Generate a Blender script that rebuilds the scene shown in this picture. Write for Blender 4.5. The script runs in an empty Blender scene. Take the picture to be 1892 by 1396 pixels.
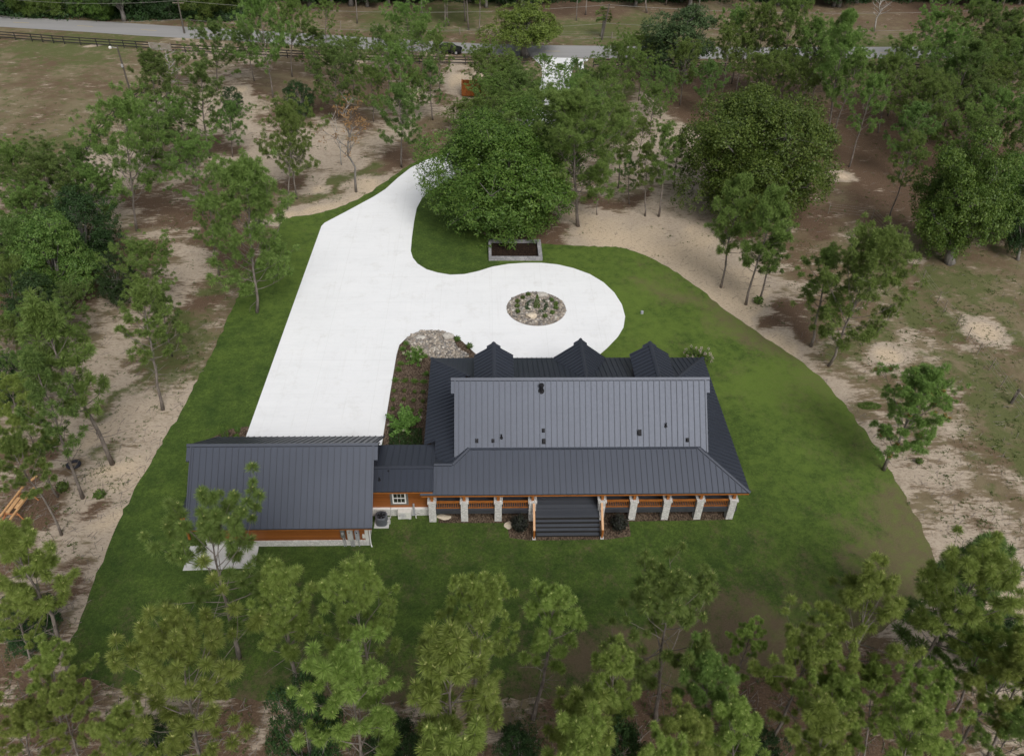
import bpy, bmesh, math, random
import numpy as np
from mathutils import Vector, Matrix
from mathutils.geometry import delaunay_2d_cdt, tessellate_polygon
R = math.radians
S = bpy.context.scene
COL = S.collection

# ------------------------------------------------------------------ camera, sky, sun
PW, PH, F = 1892.0, 1396.0, 1452.687853601041
CAM = np.array([-6.13661294, -36.97638012, 44.36265062])
RM = np.array([[0.99932914, -0.02957707, 0.02159771],
               [-0.00236728, -0.64066045, -0.76782068],
               [0.03654668, 0.76725445, -0.64030067]])
cd = bpy.data.cameras.new('camera'); co = bpy.data.objects.new('camera', cd); COL.objects.link(co)
cd.sensor_fit = 'HORIZONTAL'; cd.sensor_width = 36.0; cd.lens = F / PW * 36.0
cd.clip_start = 0.5; cd.clip_end = 2000
co.matrix_world = Matrix(((RM[0][0], -RM[1][0], -RM[2][0], CAM[0]),
                          (RM[0][1], -RM[1][1], -RM[2][1], CAM[1]),
                          (RM[0][2], -RM[1][2], -RM[2][2], CAM[2]), (0, 0, 0, 1)))
S.camera = co
SUN_DIR = Vector((0.30, -0.80, 0.95)).normalized()       # towards the sun (behind the camera, high)
w = bpy.data.worlds.new('World'); S.world = w; w.use_nodes = True
nt = w.node_tree; nt.nodes.clear()
sky = nt.nodes.new('ShaderNodeTexSky'); sky.sky_type = 'NISHITA'; sky.sun_disc = False
sky.sun_elevation = math.asin(SUN_DIR.z); sky.sun_rotation = math.atan2(SUN_DIR.x, SUN_DIR.y)
sky.air_density = 1.0; sky.dust_density = 4.0; sky.ozone_density = 1.0
hs = nt.nodes.new('ShaderNodeHueSaturation'); hs.inputs['Saturation'].default_value = 0.28
bg = nt.nodes.new('ShaderNodeBackground'); bg.inputs['Strength'].default_value = 0.118
ow = nt.nodes.new('ShaderNodeOutputWorld')
nt.links.new(sky.outputs[0], hs.inputs['Color']); nt.links.new(hs.outputs[0], bg.inputs[0]); nt.links.new(bg.outputs[0], ow.inputs[0])
ld = bpy.data.lights.new('sun', 'SUN'); lo = bpy.data.objects.new('sun', ld); COL.objects.link(lo)
ld.energy = 1.65; ld.angle = R(28); ld.color = (1.0, 0.965, 0.92)
lo.rotation_euler = SUN_DIR.to_track_quat('Z', 'Y').to_euler(); lo.location = (0, -60, 90)
S.view_settings.view_transform = 'Standard'; S.view_settings.look = 'None'
S.view_settings.exposure = 0.12; S.view_settings.gamma = 1.0
S.cycles.use_denoising = True
S.cycles.max_bounces = 6; S.cycles.diffuse_bounces = 3; S.cycles.transparent_max_bounces = 4

# ------------------------------------------------------------------ helpers
def ray(px, py):
    return RM.T @ np.array([(px - 946) / F, (py - 698) / F, 1.0])
def G(px, py, z=0.0):                                     # picture point -> place at height z
    d = ray(px, py); t = (z - CAM[2]) / d[2]; p = CAM + t * d
    return Vector((p[0], p[1], z))
def G2(px, py): p = G(px, py); return (p.x, p.y)
def proj(p):
    q = RM @ (np.array(p) - CAM); return 946 + F * q[0] / q[2], 698 + F * q[1] / q[2], q[2]
def gproj(P):                                             # Nx3 -> Nx2
    q = (P - CAM) @ RM.T; return np.stack([946 + F * q[:, 0] / q[:, 2], 698 + F * q[:, 1] / q[:, 2]], 1)

def tag(o, label=None, cat=None, group=None, kind=None):
    if label: o['label'] = label
    if cat: o['category'] = cat
    if group: o['group'] = group
    if kind: o['kind'] = kind
    return o
def thing(name, loc, label, cat, group=None):
    o = bpy.data.objects.new(name, None); COL.objects.link(o)
    o.location = loc; o.empty_display_size = 0.3
    return tag(o, label, cat, group)
def link(name, me, parent=None):
    o = bpy.data.objects.new(name, me); COL.objects.link(o)
    if parent is not None:
        o.parent = parent
        if parent.type == 'EMPTY': o.matrix_parent_inverse = Matrix.Translation(-Vector(parent.location))
    return o

class MB:
    """collects faces in world coordinates and links them as ONE mesh object"""
    def __init__(s): s.v = []; s.f = []; s.m = []
    def add(s, vs, fs, mi=0):
        b = len(s.v); s.v += [tuple(v) for v in vs]
        for f in fs: s.f.append(tuple(b + i for i in f)); s.m.append(mi)
        return s
    def box(s, x0, x1, y0, y1, z0, z1, mi=0):
        return s.add([(x0, y0, z0), (x1, y0, z0), (x1, y1, z0), (x0, y1, z0), (x0, y0, z1), (x1, y0, z1), (x1, y1, z1), (x0, y1, z1)],
                     [(3, 2, 1, 0), (4, 5, 6, 7), (0, 1, 5, 4), (1, 2, 6, 5), (2, 3, 7, 6), (3, 0, 4, 7)], mi)
    def beam(s, a, b, wd, ht, up=(0, 0, 1), mi=0):        # a bar from a to b, ht along up
        a = Vector(a); b = Vector(b); d = (b - a).normalized(); u = Vector(up)
        sd = d.cross(u).normalized() * (wd / 2); u = sd.cross(d).normalized() * (ht / 2)
        vs = [p + x * sd + y * u for p in (a, b) for x, y in ((-1, -1), (1, -1), (1, 1), (-1, 1))]
        return s.add(vs, [(0, 1, 2, 3), (7, 6, 5, 4), (0, 4, 5, 1), (1, 5, 6, 2), (2, 6, 7, 3), (3, 7, 4, 0)], mi)
    def tube(s, pts, rad, n=8, mi=0, cap=True):
        pts = [Vector(p) for p in pts]; vs = []
        for i, p in enumerate(pts):
            d = (pts[min(i + 1, len(pts) - 1)] - pts[max(i - 1, 0)]).normalized()
            a = d.cross(Vector((0.13, 0.97, 0.2))).normalized(); b = d.cross(a)
            r = rad[i] if hasattr(rad, '__len__') else rad
            vs += [p + (a * math.cos(2 * math.pi * k / n) + b * math.sin(2 * math.pi * k / n)) * r for k in range(n)]
        fs = [(i * n + k, i * n + (k + 1) % n, (i + 1) * n + (k + 1) % n, (i + 1) * n + k) for i in range(len(pts) - 1) for k in range(n)]
        if cap: fs += [tuple(range(n - 1, -1, -1)), tuple((len(pts) - 1) * n + k for k in range(n))]
        return s.add(vs, fs, mi)
    def prism(s, poly, z0, z1, mi=0):
        n = len(poly); vs = [(x, y, z0) for x, y in poly] + [(x, y, z1) for x, y in poly]
        area = sum(poly[i][0] * poly[(i + 1) % n][1] - poly[(i + 1) % n][0] * poly[i][1] for i in range(n))
        tris = tessellate_polygon([[Vector((x, y, 0)) for x, y in poly]])
        fs = []
        for t in tris:
            a, b, c = t
            cr = (poly[b][0] - poly[a][0]) * (poly[c][1] - poly[a][1]) - (poly[b][1] - poly[a][1]) * (poly[c][0] - poly[a][0])
            if cr < 0: a, b, c = a, c, b
            fs += [(a + n, b + n, c + n), (c, b, a)]
        for i in range(n):
            j = (i + 1) % n
            fs.append((i, j, j + n, i + n) if area > 0 else (j, i, i + n, j + n))
        return s.add(vs, fs, mi)
    def slab(s, pts, th, mi=0):                           # sloping plate under the polygon pts (convex, seen from above CCW)
        pts = [Vector(p) for p in pts]; n = len(pts)
        lo_ = [p - Vector((0, 0, th)) for p in pts]
        fs = [tuple(range(n)), tuple(range(2 * n - 1, n - 1, -1))]
        fs += [(i, i + n, (i + 1) % n + n, (i + 1) % n) for i in range(n)]
        return s.add(pts + lo_, fs, mi)
    def roof(s, pts, th=0.09, sp=0.41, off=0.0, rw=0.045, rh=0.05, ribs=True):   # metal roof plane with standing seams
        pts = [Vector(p) for p in pts]
        nrm = (pts[1] - pts[0]).cross(pts[2] - pts[0])
        if nrm.z < 0: pts = pts[::-1]; nrm = -nrm
        nrm.normalize(); s.slab(pts, th)
        if not ribs: return s
        e = Vector((0, 0, 1)).cross(nrm).normalized(); v = nrm.cross(e).normalized()
        o = pts[0]; uv = [((p - o).dot(e), (p - o).dot(v)) for p in pts]
        us = [q[0] for q in uv]; u = min(us) + sp * 0.5 + off
        while u < max(us) - 0.05:
            hits = []
            for i in range(len(uv)):
                (u0, v0), (u1, v1) = uv[i], uv[(i + 1) % len(uv)]
                if (u0 - u) * (u1 - u) < 0: hits.append(v0 + (v1 - v0) * (u - u0) / (u1 - u0))
            if len(hits) >= 2 and max(hits) - min(hits) > 0.25:
                a = o + e * u + v * (min(hits) + 0.01) + nrm * (rh / 2); b = o + e * u + v * (max(hits) - 0.03) + nrm * (rh / 2)
                s.beam(a, b, rw, rh, nrm, 1)
            u += sp
        return s
    def cap(s, a, b, wd, n1, n2):                         # folded ridge or hip cap
        a = Vector(a); b = Vector(b); up = Vector((0, 0, 0.075)); d = (b - a).normalized()
        vs = []
        for p in (a, b):
            for n in (n1, n2):
                n = Vector(n).normalized(); side = d.cross(n).normalized()
                if side.dot(Vector(n1 if n is n1 else n)) < -9: pass
                vs.append((p, n))
        nn1 = Vector(n1).normalized(); nn2 = Vector(n2).normalized()
        s1 = d.cross(nn1).normalized(); s1 = s1 if s1.z < 0 else -s1
        s2 = d.cross(nn2).normalized(); s2 = s2 if s2.z < 0 else -s2
        P = [a + up, a + up + s1 * wd, a + up + s2 * wd, b + up, b + up + s1 * wd, b + up + s2 * wd]
        Q = [p - Vector((0, 0, 0.07)) for p in P]
        return s.add(P + Q, [(0, 1, 4, 3), (2, 0, 3, 5), (1, 7, 10, 4), (5, 11, 8, 2), (0, 6, 7, 1), (2, 8, 6, 0), (3, 4, 10, 9), (5, 3, 9, 11), (6, 9, 10, 7), (8, 11, 9, 6)])
    def mesh(s, name, mats, smooth=False):
        me = bpy.data.meshes.new(name); me.from_pydata(s.v, [], s.f)
        for m in (mats if isinstance(mats, (list, tuple)) else [mats]): me.materials.append(m)
        me.polygons.foreach_set('material_index', s.m)
        if smooth: me.polygons.foreach_set('use_smooth', [True] * len(s.f))
        me.update(); return me
    def build(s, name, mats, parent=None, smooth=False):
        return link(name, s.mesh(name, mats, smooth), parent)

def np_mesh(name, V, Fq, mats, mi=None, smooth=False):
    """fast mesh from arrays: V (n,3), Fq (m,k)"""
    me = bpy.data.meshes.new(name); k = Fq.shape[1]
    me.vertices.add(len(V)); me.vertices.foreach_set('co', np.ascontiguousarray(V, np.float32).ravel())
    me.loops.add(Fq.size); me.loops.foreach_set('vertex_index', np.ascontiguousarray(Fq, np.int32).ravel())
    me.polygons.add(len(Fq)); me.polygons.foreach_set('loop_start', np.arange(0, Fq.size, k, dtype=np.int32))
    if smooth: me.polygons.foreach_set('use_smooth', np.ones(len(Fq), bool))
    for m in (mats if isinstance(mats, (list, tuple)) else [mats]): me.materials.append(m)
    if mi is not None: me.polygons.foreach_set('material_index', np.ascontiguousarray(mi, np.int32))
    me.update(calc_edges=True); me.validate(); return me

# ------------------------------------------------------------------ materials
def node(t, kind, **kw):
    n = t.nodes.new(kind)
    for k, v in kw.items():
        if k in n.inputs: n.inputs[k].default_value = v
        else: setattr(n, k, v)
    return n
def base_mat(name, rough=0.8, metal=0.0, spec=0.5):
    m = bpy.data.materials.new(name); m.use_nodes = True; t = m.node_tree
    b = t.nodes['Principled BSDF']; b.inputs['Roughness'].default_value = rough; b.inputs['Metallic'].default_value = metal
    b.inputs['Specular IOR Level'].default_value = spec
    return m, t, b
def noise(t, scale, detail=4.0, rough=0.6, vec=None, out='Fac'):
    n = node(t, 'ShaderNodeTexNoise', Scale=scale, Detail=detail, Roughness=rough)
    if vec is not None: t.links.new(vec, n.inputs['Vector'])
    return n.outputs[out]
def ramp(t, fac, stops):
    r = t.nodes.new('ShaderNodeValToRGB'); e = r.color_ramp.elements
    while len(e) < len(stops): e.new(0.5)
    for x, (p, c) in zip(e, stops): x.position = p; x.color = (*c, 1) if len(c) == 3 else c
    t.links.new(fac, r.inputs[0]); return r.outputs[0]
def mixc(t, fac, a, b, mode='MIX'):
    n = t.nodes.new('ShaderNodeMix'); n.data_type = 'RGBA'; n.blend_type = mode
    for sock, val in ((n.inputs[0], fac), (n.inputs[6], a), (n.inputs[7], b)):
        if hasattr(val, 'is_linked') or isinstance(val, bpy.types.NodeSocket): t.links.new(val, sock)
        elif isinstance(val, (int, float)): sock.default_value = val
        else: sock.default_value = (*val, 1)
    return n.outputs[2]
def mathn(t, op, a, b=None, clamp=False):
    n = t.nodes.new('ShaderNodeMath'); n.operation = op; n.use_clamp = clamp
    for s_, v in ((n.inputs[0], a), (n.inputs[1], b)):
        if v is None: continue
        if isinstance(v, (int, float)): s_.default_value = v
        else: t.links.new(v, s_)
    return n.outputs[0]
def bump(t, b, h, strength=0.4, dist=0.05):
    n = node(t, 'ShaderNodeBump', Strength=strength, Distance=dist); t.links.new(h, n.inputs['Height']); t.links.new(n.outputs[0], b.inputs['Normal'])
def pos(t): return t.nodes.new('ShaderNodeNewGeometry').outputs['Position']
def stretch(t, vec, sc, rot=0.0):
    n = t.nodes.new('ShaderNodeMapping'); n.inputs['Scale'].default_value = sc; n.inputs['Rotation'].default_value = (0, 0, rot)
    t.links.new(vec, n.inputs['Vector']); return n.outputs[0]

def noisy(name, c1, c2, scale, rough=0.8, metal=0.0, bs=0.3, detail=5.0, sc=(1, 1, 1), spec=0.5, dist=0.03):
    m, t, b = base_mat(name, rough, metal, spec)
    f = noise(t, scale, detail, 0.6, stretch(t, pos(t), sc))
    t.links.new(ramp(t, f, [(0.3, c1), (0.7, c2)]), b.inputs['Base Color'])
    if bs: bump(t, b, f, bs, dist)
    return m

def metal_mat(name, c, rough, metal):
    m, t, b = base_mat(name, rough, metal)
    p = pos(t); f = noise(t, 0.35, 3, 0.5, p); g = noise(t, 6.0, 3, 0.6, p)
    t.links.new(ramp(t, f, [(0.3, tuple(x * 0.95 for x in c)), (0.7, tuple(x * 1.05 for x in c))]), b.inputs['Base Color'])
    t.links.new(ramp(t, g, [(0.2, (rough - .02,) * 3), (0.8, (rough + .03,) * 3)]), b.inputs['Roughness'])
    bump(t, b, noise(t, 0.9, 2, 0.4, p), 0.03, 0.08); return m
M = {}
M['roof'] = metal_mat('charcoal_metal_roof', (0.047, 0.055, 0.075), 0.44, 0.44)
M['shaded_seam'] = metal_mat('charcoal_shaded_seam', (0.043, 0.050, 0.066), 0.5, 0.36)  # same metal as the panels, darkened to paint in the ribs' shaded sides
M['cap'] = metal_mat('charcoal_cap', (0.048, 0.055, 0.073), 0.45, 0.42)
M['black_metal'] = noisy('black_metal', (0.010, 0.010, 0.012), (0.017, 0.017, 0.02), 9, 0.7, 0, 0, spec=0.25)

def plank_mat(name, c1, c2, period, axis, rough=0.55, gap=0.3):
    """boards running along one direction; axis is the direction across the boards"""
    m, t, b = base_mat(name, rough)
    p = pos(t); sx = t.nodes.new('ShaderNodeSeparateXYZ'); t.links.new(p, sx.inputs[0])
    q = mathn(t, 'DIVIDE', sx.outputs[axis], period); fr = mathn(t, 'FRACT', q)
    cell = mathn(t, 'FLOOR', q)
    wn = t.nodes.new('ShaderNodeTexWhiteNoise'); wn.noise_dimensions = '1D'; t.links.new(cell, wn.inputs['W'])
    g = noise(t, 5.0, 5, 0.65, stretch(t, p, (0.25 if axis else 4, 4 if axis == 1 else 0.6, 4 if axis == 2 else 0.25)))
    f = mathn(t, 'ADD', mathn(t, 'MULTIPLY', wn.outputs[0], 0.45), mathn(t, 'MULTIPLY', g, 0.55))
    col = ramp(t, f, [(0.25, c1), (0.75, c2)])
    line = mathn(t, 'LESS_THAN', fr, 0.1)
    t.links.new(mixc(t, mathn(t, 'MULTIPLY', line, 1 - gap), col, tuple(x * 0.3 for x in c1)), b.inputs['Base Color'])
    bump(t, b, mathn(t, 'SUBTRACT', 1.0, line), 0.6, 0.02); return m
M['siding'] = plank_mat('cedar_lap_siding', (0.21, 0.062, 0.010), (0.33, 0.108, 0.020), 0.15, 2)
M['cedar'] = noisy('stained_cedar', (0.26, 0.085, 0.016), (0.41, 0.15, 0.034), 3.0, 0.5, 0, 0.2, 5, (1, 1, 6))
M['cedar_light'] = noisy('pale_cedar', (0.48, 0.25, 0.11), (0.62, 0.36, 0.18), 3.0, 0.5, 0, 0.2, 5)
M['deck'] = plank_mat('grey_deck_boards', (0.052, 0.058, 0.071), (0.084, 0.092, 0.110), 0.14, 1)
M['dark_rim'] = noisy('dark_grey_rim', (0.035, 0.037, 0.045), (0.05, 0.053, 0.062), 4, 0.6)
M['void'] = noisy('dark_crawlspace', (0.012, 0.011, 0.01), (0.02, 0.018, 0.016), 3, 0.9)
def stone_mat(name, c1, c2, sc):
    m, t, b = base_mat(name, 0.85); p = pos(t)
    v = node(t, 'ShaderNodeTexVoronoi', Scale=sc); t.links.new(stretch(t, p, (1, 1, 1.7)), v.inputs['Vector'])
    ve = node(t, 'ShaderNodeTexVoronoi', Scale=sc); ve.feature = 'DISTANCE_TO_EDGE'; t.links.new(stretch(t, p, (1, 1, 1.7)), ve.inputs['Vector'])
    sp = t.nodes.new('ShaderNodeSeparateColor'); t.links.new(v.outputs['Color'], sp.inputs[0])
    n = noise(t, 14, 4, 0.6, p)
    col = ramp(t, mathn(t, 'ADD', mathn(t, 'MULTIPLY', sp.outputs[0], .6), mathn(t, 'MULTIPLY', n, .4)), [(0.2, c1), (0.8, c2)])
    e = ramp(t, ve.outputs['Distance'], [(0.0, (0, 0, 0)), (0.06, (1, 1, 1))])
    t.links.new(mixc(t, e, tuple(x * .68 for x in c1), col), b.inputs['Base Color']); bump(t, b, e, 0.5, 0.03); return m
M['stone'] = stone_mat('pale_grey_stone', (0.52, 0.51, 0.49), (0.74, 0.725, 0.70), 6.5)
M['block'] = stone_mat('grey_block', (0.22, 0.22, 0.23), (0.36, 0.35, 0.36), 2.2)
M['boulder'] = noisy('boulder', (0.30, 0.28, 0.25), (0.58, 0.55, 0.50), 4, 0.9, 0, 0.6)
M['boulder_tan'] = noisy('tan_boulder', (0.45, 0.37, 0.27), (0.68, 0.60, 0.48), 4, 0.9, 0, 0.6)
M['white_paint'] = noisy('white_paint', (0.74, 0.74, 0.72), (0.82, 0.82, 0.80), 5, 0.5, 0, 0)
M['offwhite'] = noisy('off_white_metal', (0.62, 0.61, 0.57), (0.72, 0.71, 0.67), 5, 0.5, 0, 0.05)
M['grey_box'] = noisy('grey_enamel', (0.30, 0.31, 0.33), (0.38, 0.39, 0.41), 5, 0.45, 0, 0.05)
M['grey_light'] = noisy('pale_grey_enamel', (0.42, 0.42, 0.41), (0.5, 0.5, 0.48), 5, 0.5, 0, 0.05)
M['ac_grey'] = noisy('charcoal_enamel', (0.10, 0.11, 0.13), (0.15, 0.16, 0.18), 6, 0.45, 0.2, 0.05)
M['steel'] = noisy('galvanised_steel', (0.45, 0.46, 0.47), (0.6, 0.61, 0.62), 8, 0.45, 0.5, 0.05)
M['glass'] = noisy('window_glass', (0.015, 0.018, 0.016), (0.04, 0.042, 0.03), 2, 0.06, 0, 0)
M['frame_grey'] = noisy('grey_trim', (0.12, 0.12, 0.12), (0.17, 0.17, 0.16), 4, 0.6, 0, 0)
M['slab'] = noisy('plain_concrete', (0.50, 0.50, 0.49), (0.64, 0.64, 0.62), 1.2, 0.85, 0, 0.1, 8)
M['asphalt'] = None
M['black_wood'] = noisy('black_fence_paint', (0.012, 0.012, 0.012), (0.03, 0.029, 0.028), 4, 0.6, 0, 0.2)
M['grey_wood'] = noisy('weathered_wood', (0.16, 0.13, 0.10), (0.30, 0.26, 0.21), 4, 0.85, 0, 0.3, 5, (3, 3, .5))
M['lumber'] = noisy('new_lumber', (0.42, 0.22, 0.09), (0.62, 0.38, 0.18), 3, 0.7, 0, 0.2, 5, (1, 1, 3))
M['lumber_red'] = noisy('reddish_lumber', (0.34, 0.13, 0.05), (0.48, 0.21, 0.09), 3, 0.7, 0, 0.2, 5, (1, 1, 3))
M['rubber'] = noisy('black_rubber', (0.010, 0.010, 0.016), (0.022, 0.022, 0.032), 9, 0.7, 0, 0.2)
M['rust'] = noisy('rusty_orange_steel', (0.20, 0.062, 0.014), (0.42, 0.135, 0.022), 1.6, 0.8, 0, 0.2, 7)
M['carpaint'] = noisy('black_car_paint', (0.008, 0.009, 0.012), (0.014, 0.015, 0.02), 3, 0.15, 0.2, 0)
M['wire'] = noisy('grey_wire', (0.22, 0.21, 0.19), (0.34, 0.33, 0.30), 3, 0.6, 0.3, 0)
M['pole_wood'] = noisy('pole_wood', (0.06, 0.052, 0.042), (0.12, 0.105, 0.085), 3, 0.9, 0, 0.3, 5, (4, 4, .4))

# ------------------------------------------------------------------ ground
rng = np.random.default_rng(7)
#   s = sand, l = red litter, g = green weeds, p = dry pasture, k = dark leaf soil, o = olive pasture
TYPES = {'S': (1.0, 0, 0, .15), 's': (.62, 0.12, .03, .0), 'L': (.0, 1.0, .05, 0), 'G': (.1, .12, .95, 0), 'P': (.09, .06, .44, .0), 'O': (.05, 0, .86, 0),
         'D': (.05, .45, .25, 0), 'm': (.40, .25, .2, 0), 'B': (.42, .05, .1, .5)}
GP = """30,100P 100,130P 60,200P 150,150P 200,120P 30,250P 100,220P 180,220P 230,180P 50,95O 150,85O 250,75O 200,110O 110,180P 20,160P 70,260O 140,255P 10,60P
100,25P 250,40P 350,45P 50,15P 300,80P 400,90m 430,72P 20,10P 330,62m 170,30P 460,60P
430,180s 450,220s 420,250s 470,270s 440,300s 500,290s 560,300s 620,290s 680,250s 640,262m 720,240s 560,250s 780,200S 820,195s 395,150m 440,200s 300,190m 340,190s 290,215s 260,190P 330,260D 390,270L 400,240s
460,165L 530,130D 600,140D 680,190D 480,150D 560,200L 600,235L 700,200D 820,235D 760,235m 770,275L 800,260D
650,330G 600,350G 700,310G 750,292L 620,345G 480,330L 530,380L 570,335s 560,365G 590,372m 640,310s
620,385S 680,355S 560,394S 700,340S
220,340s 190,350s 260,400s 290,440m 330,480s 350,500s 240,370s 180,310s 300,420L 300,380L 370,430L 210,490L 340,420L 420,420L
420,480L 400,470L 380,520s 350,560s 330,600m 230,660s 180,700s 150,680s 270,700s 200,740s 250,690L 320,640L 300,720s 340,690G 360,640G 400,600G 380,560G 270,755G 310,742G 230,752m 300,560s 420,540L 440,520G 400,640G 290,650m 230,720s 190,770m 150,740s
240,800S 280,790S 200,830S 310,770S 180,870G 140,870S 170,920s 200,900G 160,960s 120,1000L 60,880L 80,960L 100,920L 30,1000L 150,1020s 110,1050S 140,990S 90,1100s 120,1130s 60,1200L 30,1100L 100,1200s 135,1080S 110,1165S 220,860S 190,940S 210,1010S
20,560L 60,500L 130,480L 110,560L 60,620m 20,440L 130,800L 60,800L 20,700m
50,1330L 200,1340L 350,1380L 500,1370L 650,1390L 800,1380L 1000,1350L 950,1310m 1100,1380L 1250,1390L 1400,1330L 1550,1330L 1700,1300L 1650,1260L 1800,1380m 1750,1200m 1860,1250m 250,1310m 600,1330m 800,1310m 1500,1250L 1300,1310L 1820,1180s 1780,1120S
1100,390S 1200,440S 1290,480S 1370,540S 1420,590S 1340,510S 1250,450S 1150,410S 1460,622S 1090,360m 1130,370s
1280,420m 1220,380s 1240,330s 1180,220s 1210,200s 1200,270s 1150,350L 1200,362s 1250,400s 1300,400L 1430,490m 1480,560L 1420,560L 1500,600L 1390,500s 1340,440L 1250,370s 1180,330m 1220,240s 1215,300s
1510,690S 1540,720S 1580,720S 1620,800S 1560,690S 1680,740P 1640,760s 1700,830s 1650,880S 1680,950S 1730,1000s 1760,960m 1800,900P 1850,950m 1780,870m 1870,1010m 1720,900S 1600,760S 1560,650m 1740,900m 1820,850P
1600,640O 1650,650m 1680,600P 1720,620m 1700,560P 1780,720P 1830,780P 1870,820O 1750,560O 1800,560O 1850,600P 1800,640P 1870,700P 1880,560P 1870,500P 1840,530P 1690,660m 1740,680m 1760,770m 1660,620O 1680,640O 1720,660O 1700,600O 1640,600O 1760,700O 1800,740O 1840,800O 1720,580O 1780,600O 1820,560O 1860,660O 1660,560O 1870,860O 1720,520P 1880,640P 1840,690P 1890,780O 1760,650O 1730,600P
1560,330D 1600,380D 1650,450D 1580,420m 1700,460P 1620,300L 1600,250L 1500,430P 1700,330L 1720,280L 1750,240L 1600,200L 1640,200D 1560,180D 1550,400D 1480,400L 1560,460P 1640,520P 1590,300L 1660,400D
1350,170L 1300,170L 1280,160D 1420,180D 1480,200L 1520,240L 1440,200D 1300,200L
1100,60O 1000,60P 1050,30L 1150,80O 700,40O 650,60P 850,70P 900,70P 1620,75O 1630,40D 1700,10L 1250,60P 1400,60P 1800,60D 780,55O 600,50P 540,40P 1180,50O 1060,10L 750,65P 1880,60D 820,20O 640,20D 720,5D 1220,20D
920,430L 960,440L 905,400L 1000,400L 850,320D 940,350L 1050,400L 1010,430L
1130,180G 1110,200G 1090,230G 1130,220G 900,140P 850,135s 820,140P 700,150D 770,150D 880,148S 840,180P 960,150G 1060,170G 1120,240G 690,115m 880,118P""".split()
gp = []
for q in GP:
    x, y = q[:-1].split(','); p = G(float(x), float(y)); gp.append((p.x, p.y) + TYPES[q[-1]])
for x, y, ty in [(-190, 60, 'P'), (-150, 120, 'P'), (190, 60, 'P'), (170, 140, 'D'), (-150, 220, 'D'), (0, 220, 'D'), (160, 240, 'D'), (0, 330, 'D'), (-60, -30, 'L'), (40, -40, 'L'), (0, -40, 'L'), (90, 0, 'P'), (-80, 10, 'L'), (-100, 40, 'P')]:
    gp.append((x, y) + TYPES[ty])
gp = np.array(gp)
def idw(P, ctrl, power=3.2):
    out = np.zeros((len(P), ctrl.shape[1] - 2))
    for i in range(0, len(P), 8000):
        q = P[i:i + 8000]
        d = np.hypot(q[:, None, 0] - ctrl[None, :, 0], q[:, None, 1] - ctrl[None, :, 1]) + 0.3
        # nearer things are sampled more finely, so let reach grow with distance from the camera
        k = d ** -power; out[i:i + 8000] = (k @ ctrl[:, 2:]) / k.sum(1)[:, None]
    return out
def warp(P, amp, seed):                                    # irregular offsets, so that patches get ragged outlines
    r_ = np.random.default_rng(seed); out = P.copy()
    for o in range(5):
        k = 0.16 * 1.9 ** o; a = amp * .62 ** o
        for c in (0, 1):
            for j in range(3):
                th = r_.uniform(0, 6.28); ph = r_.uniform(0, 6.28); out[:, c] += a * .55 * np.sin((P[:, 0] * math.cos(th) + P[:, 1] * math.sin(th)) * k * r_.uniform(.7, 1.4) + ph)
    return out
def attr(me, name, W4):
    a = me.color_attributes.new(name, 'FLOAT_COLOR', 'POINT'); a.data.foreach_set('color', np.ascontiguousarray(W4, np.float32).ravel())

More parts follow.
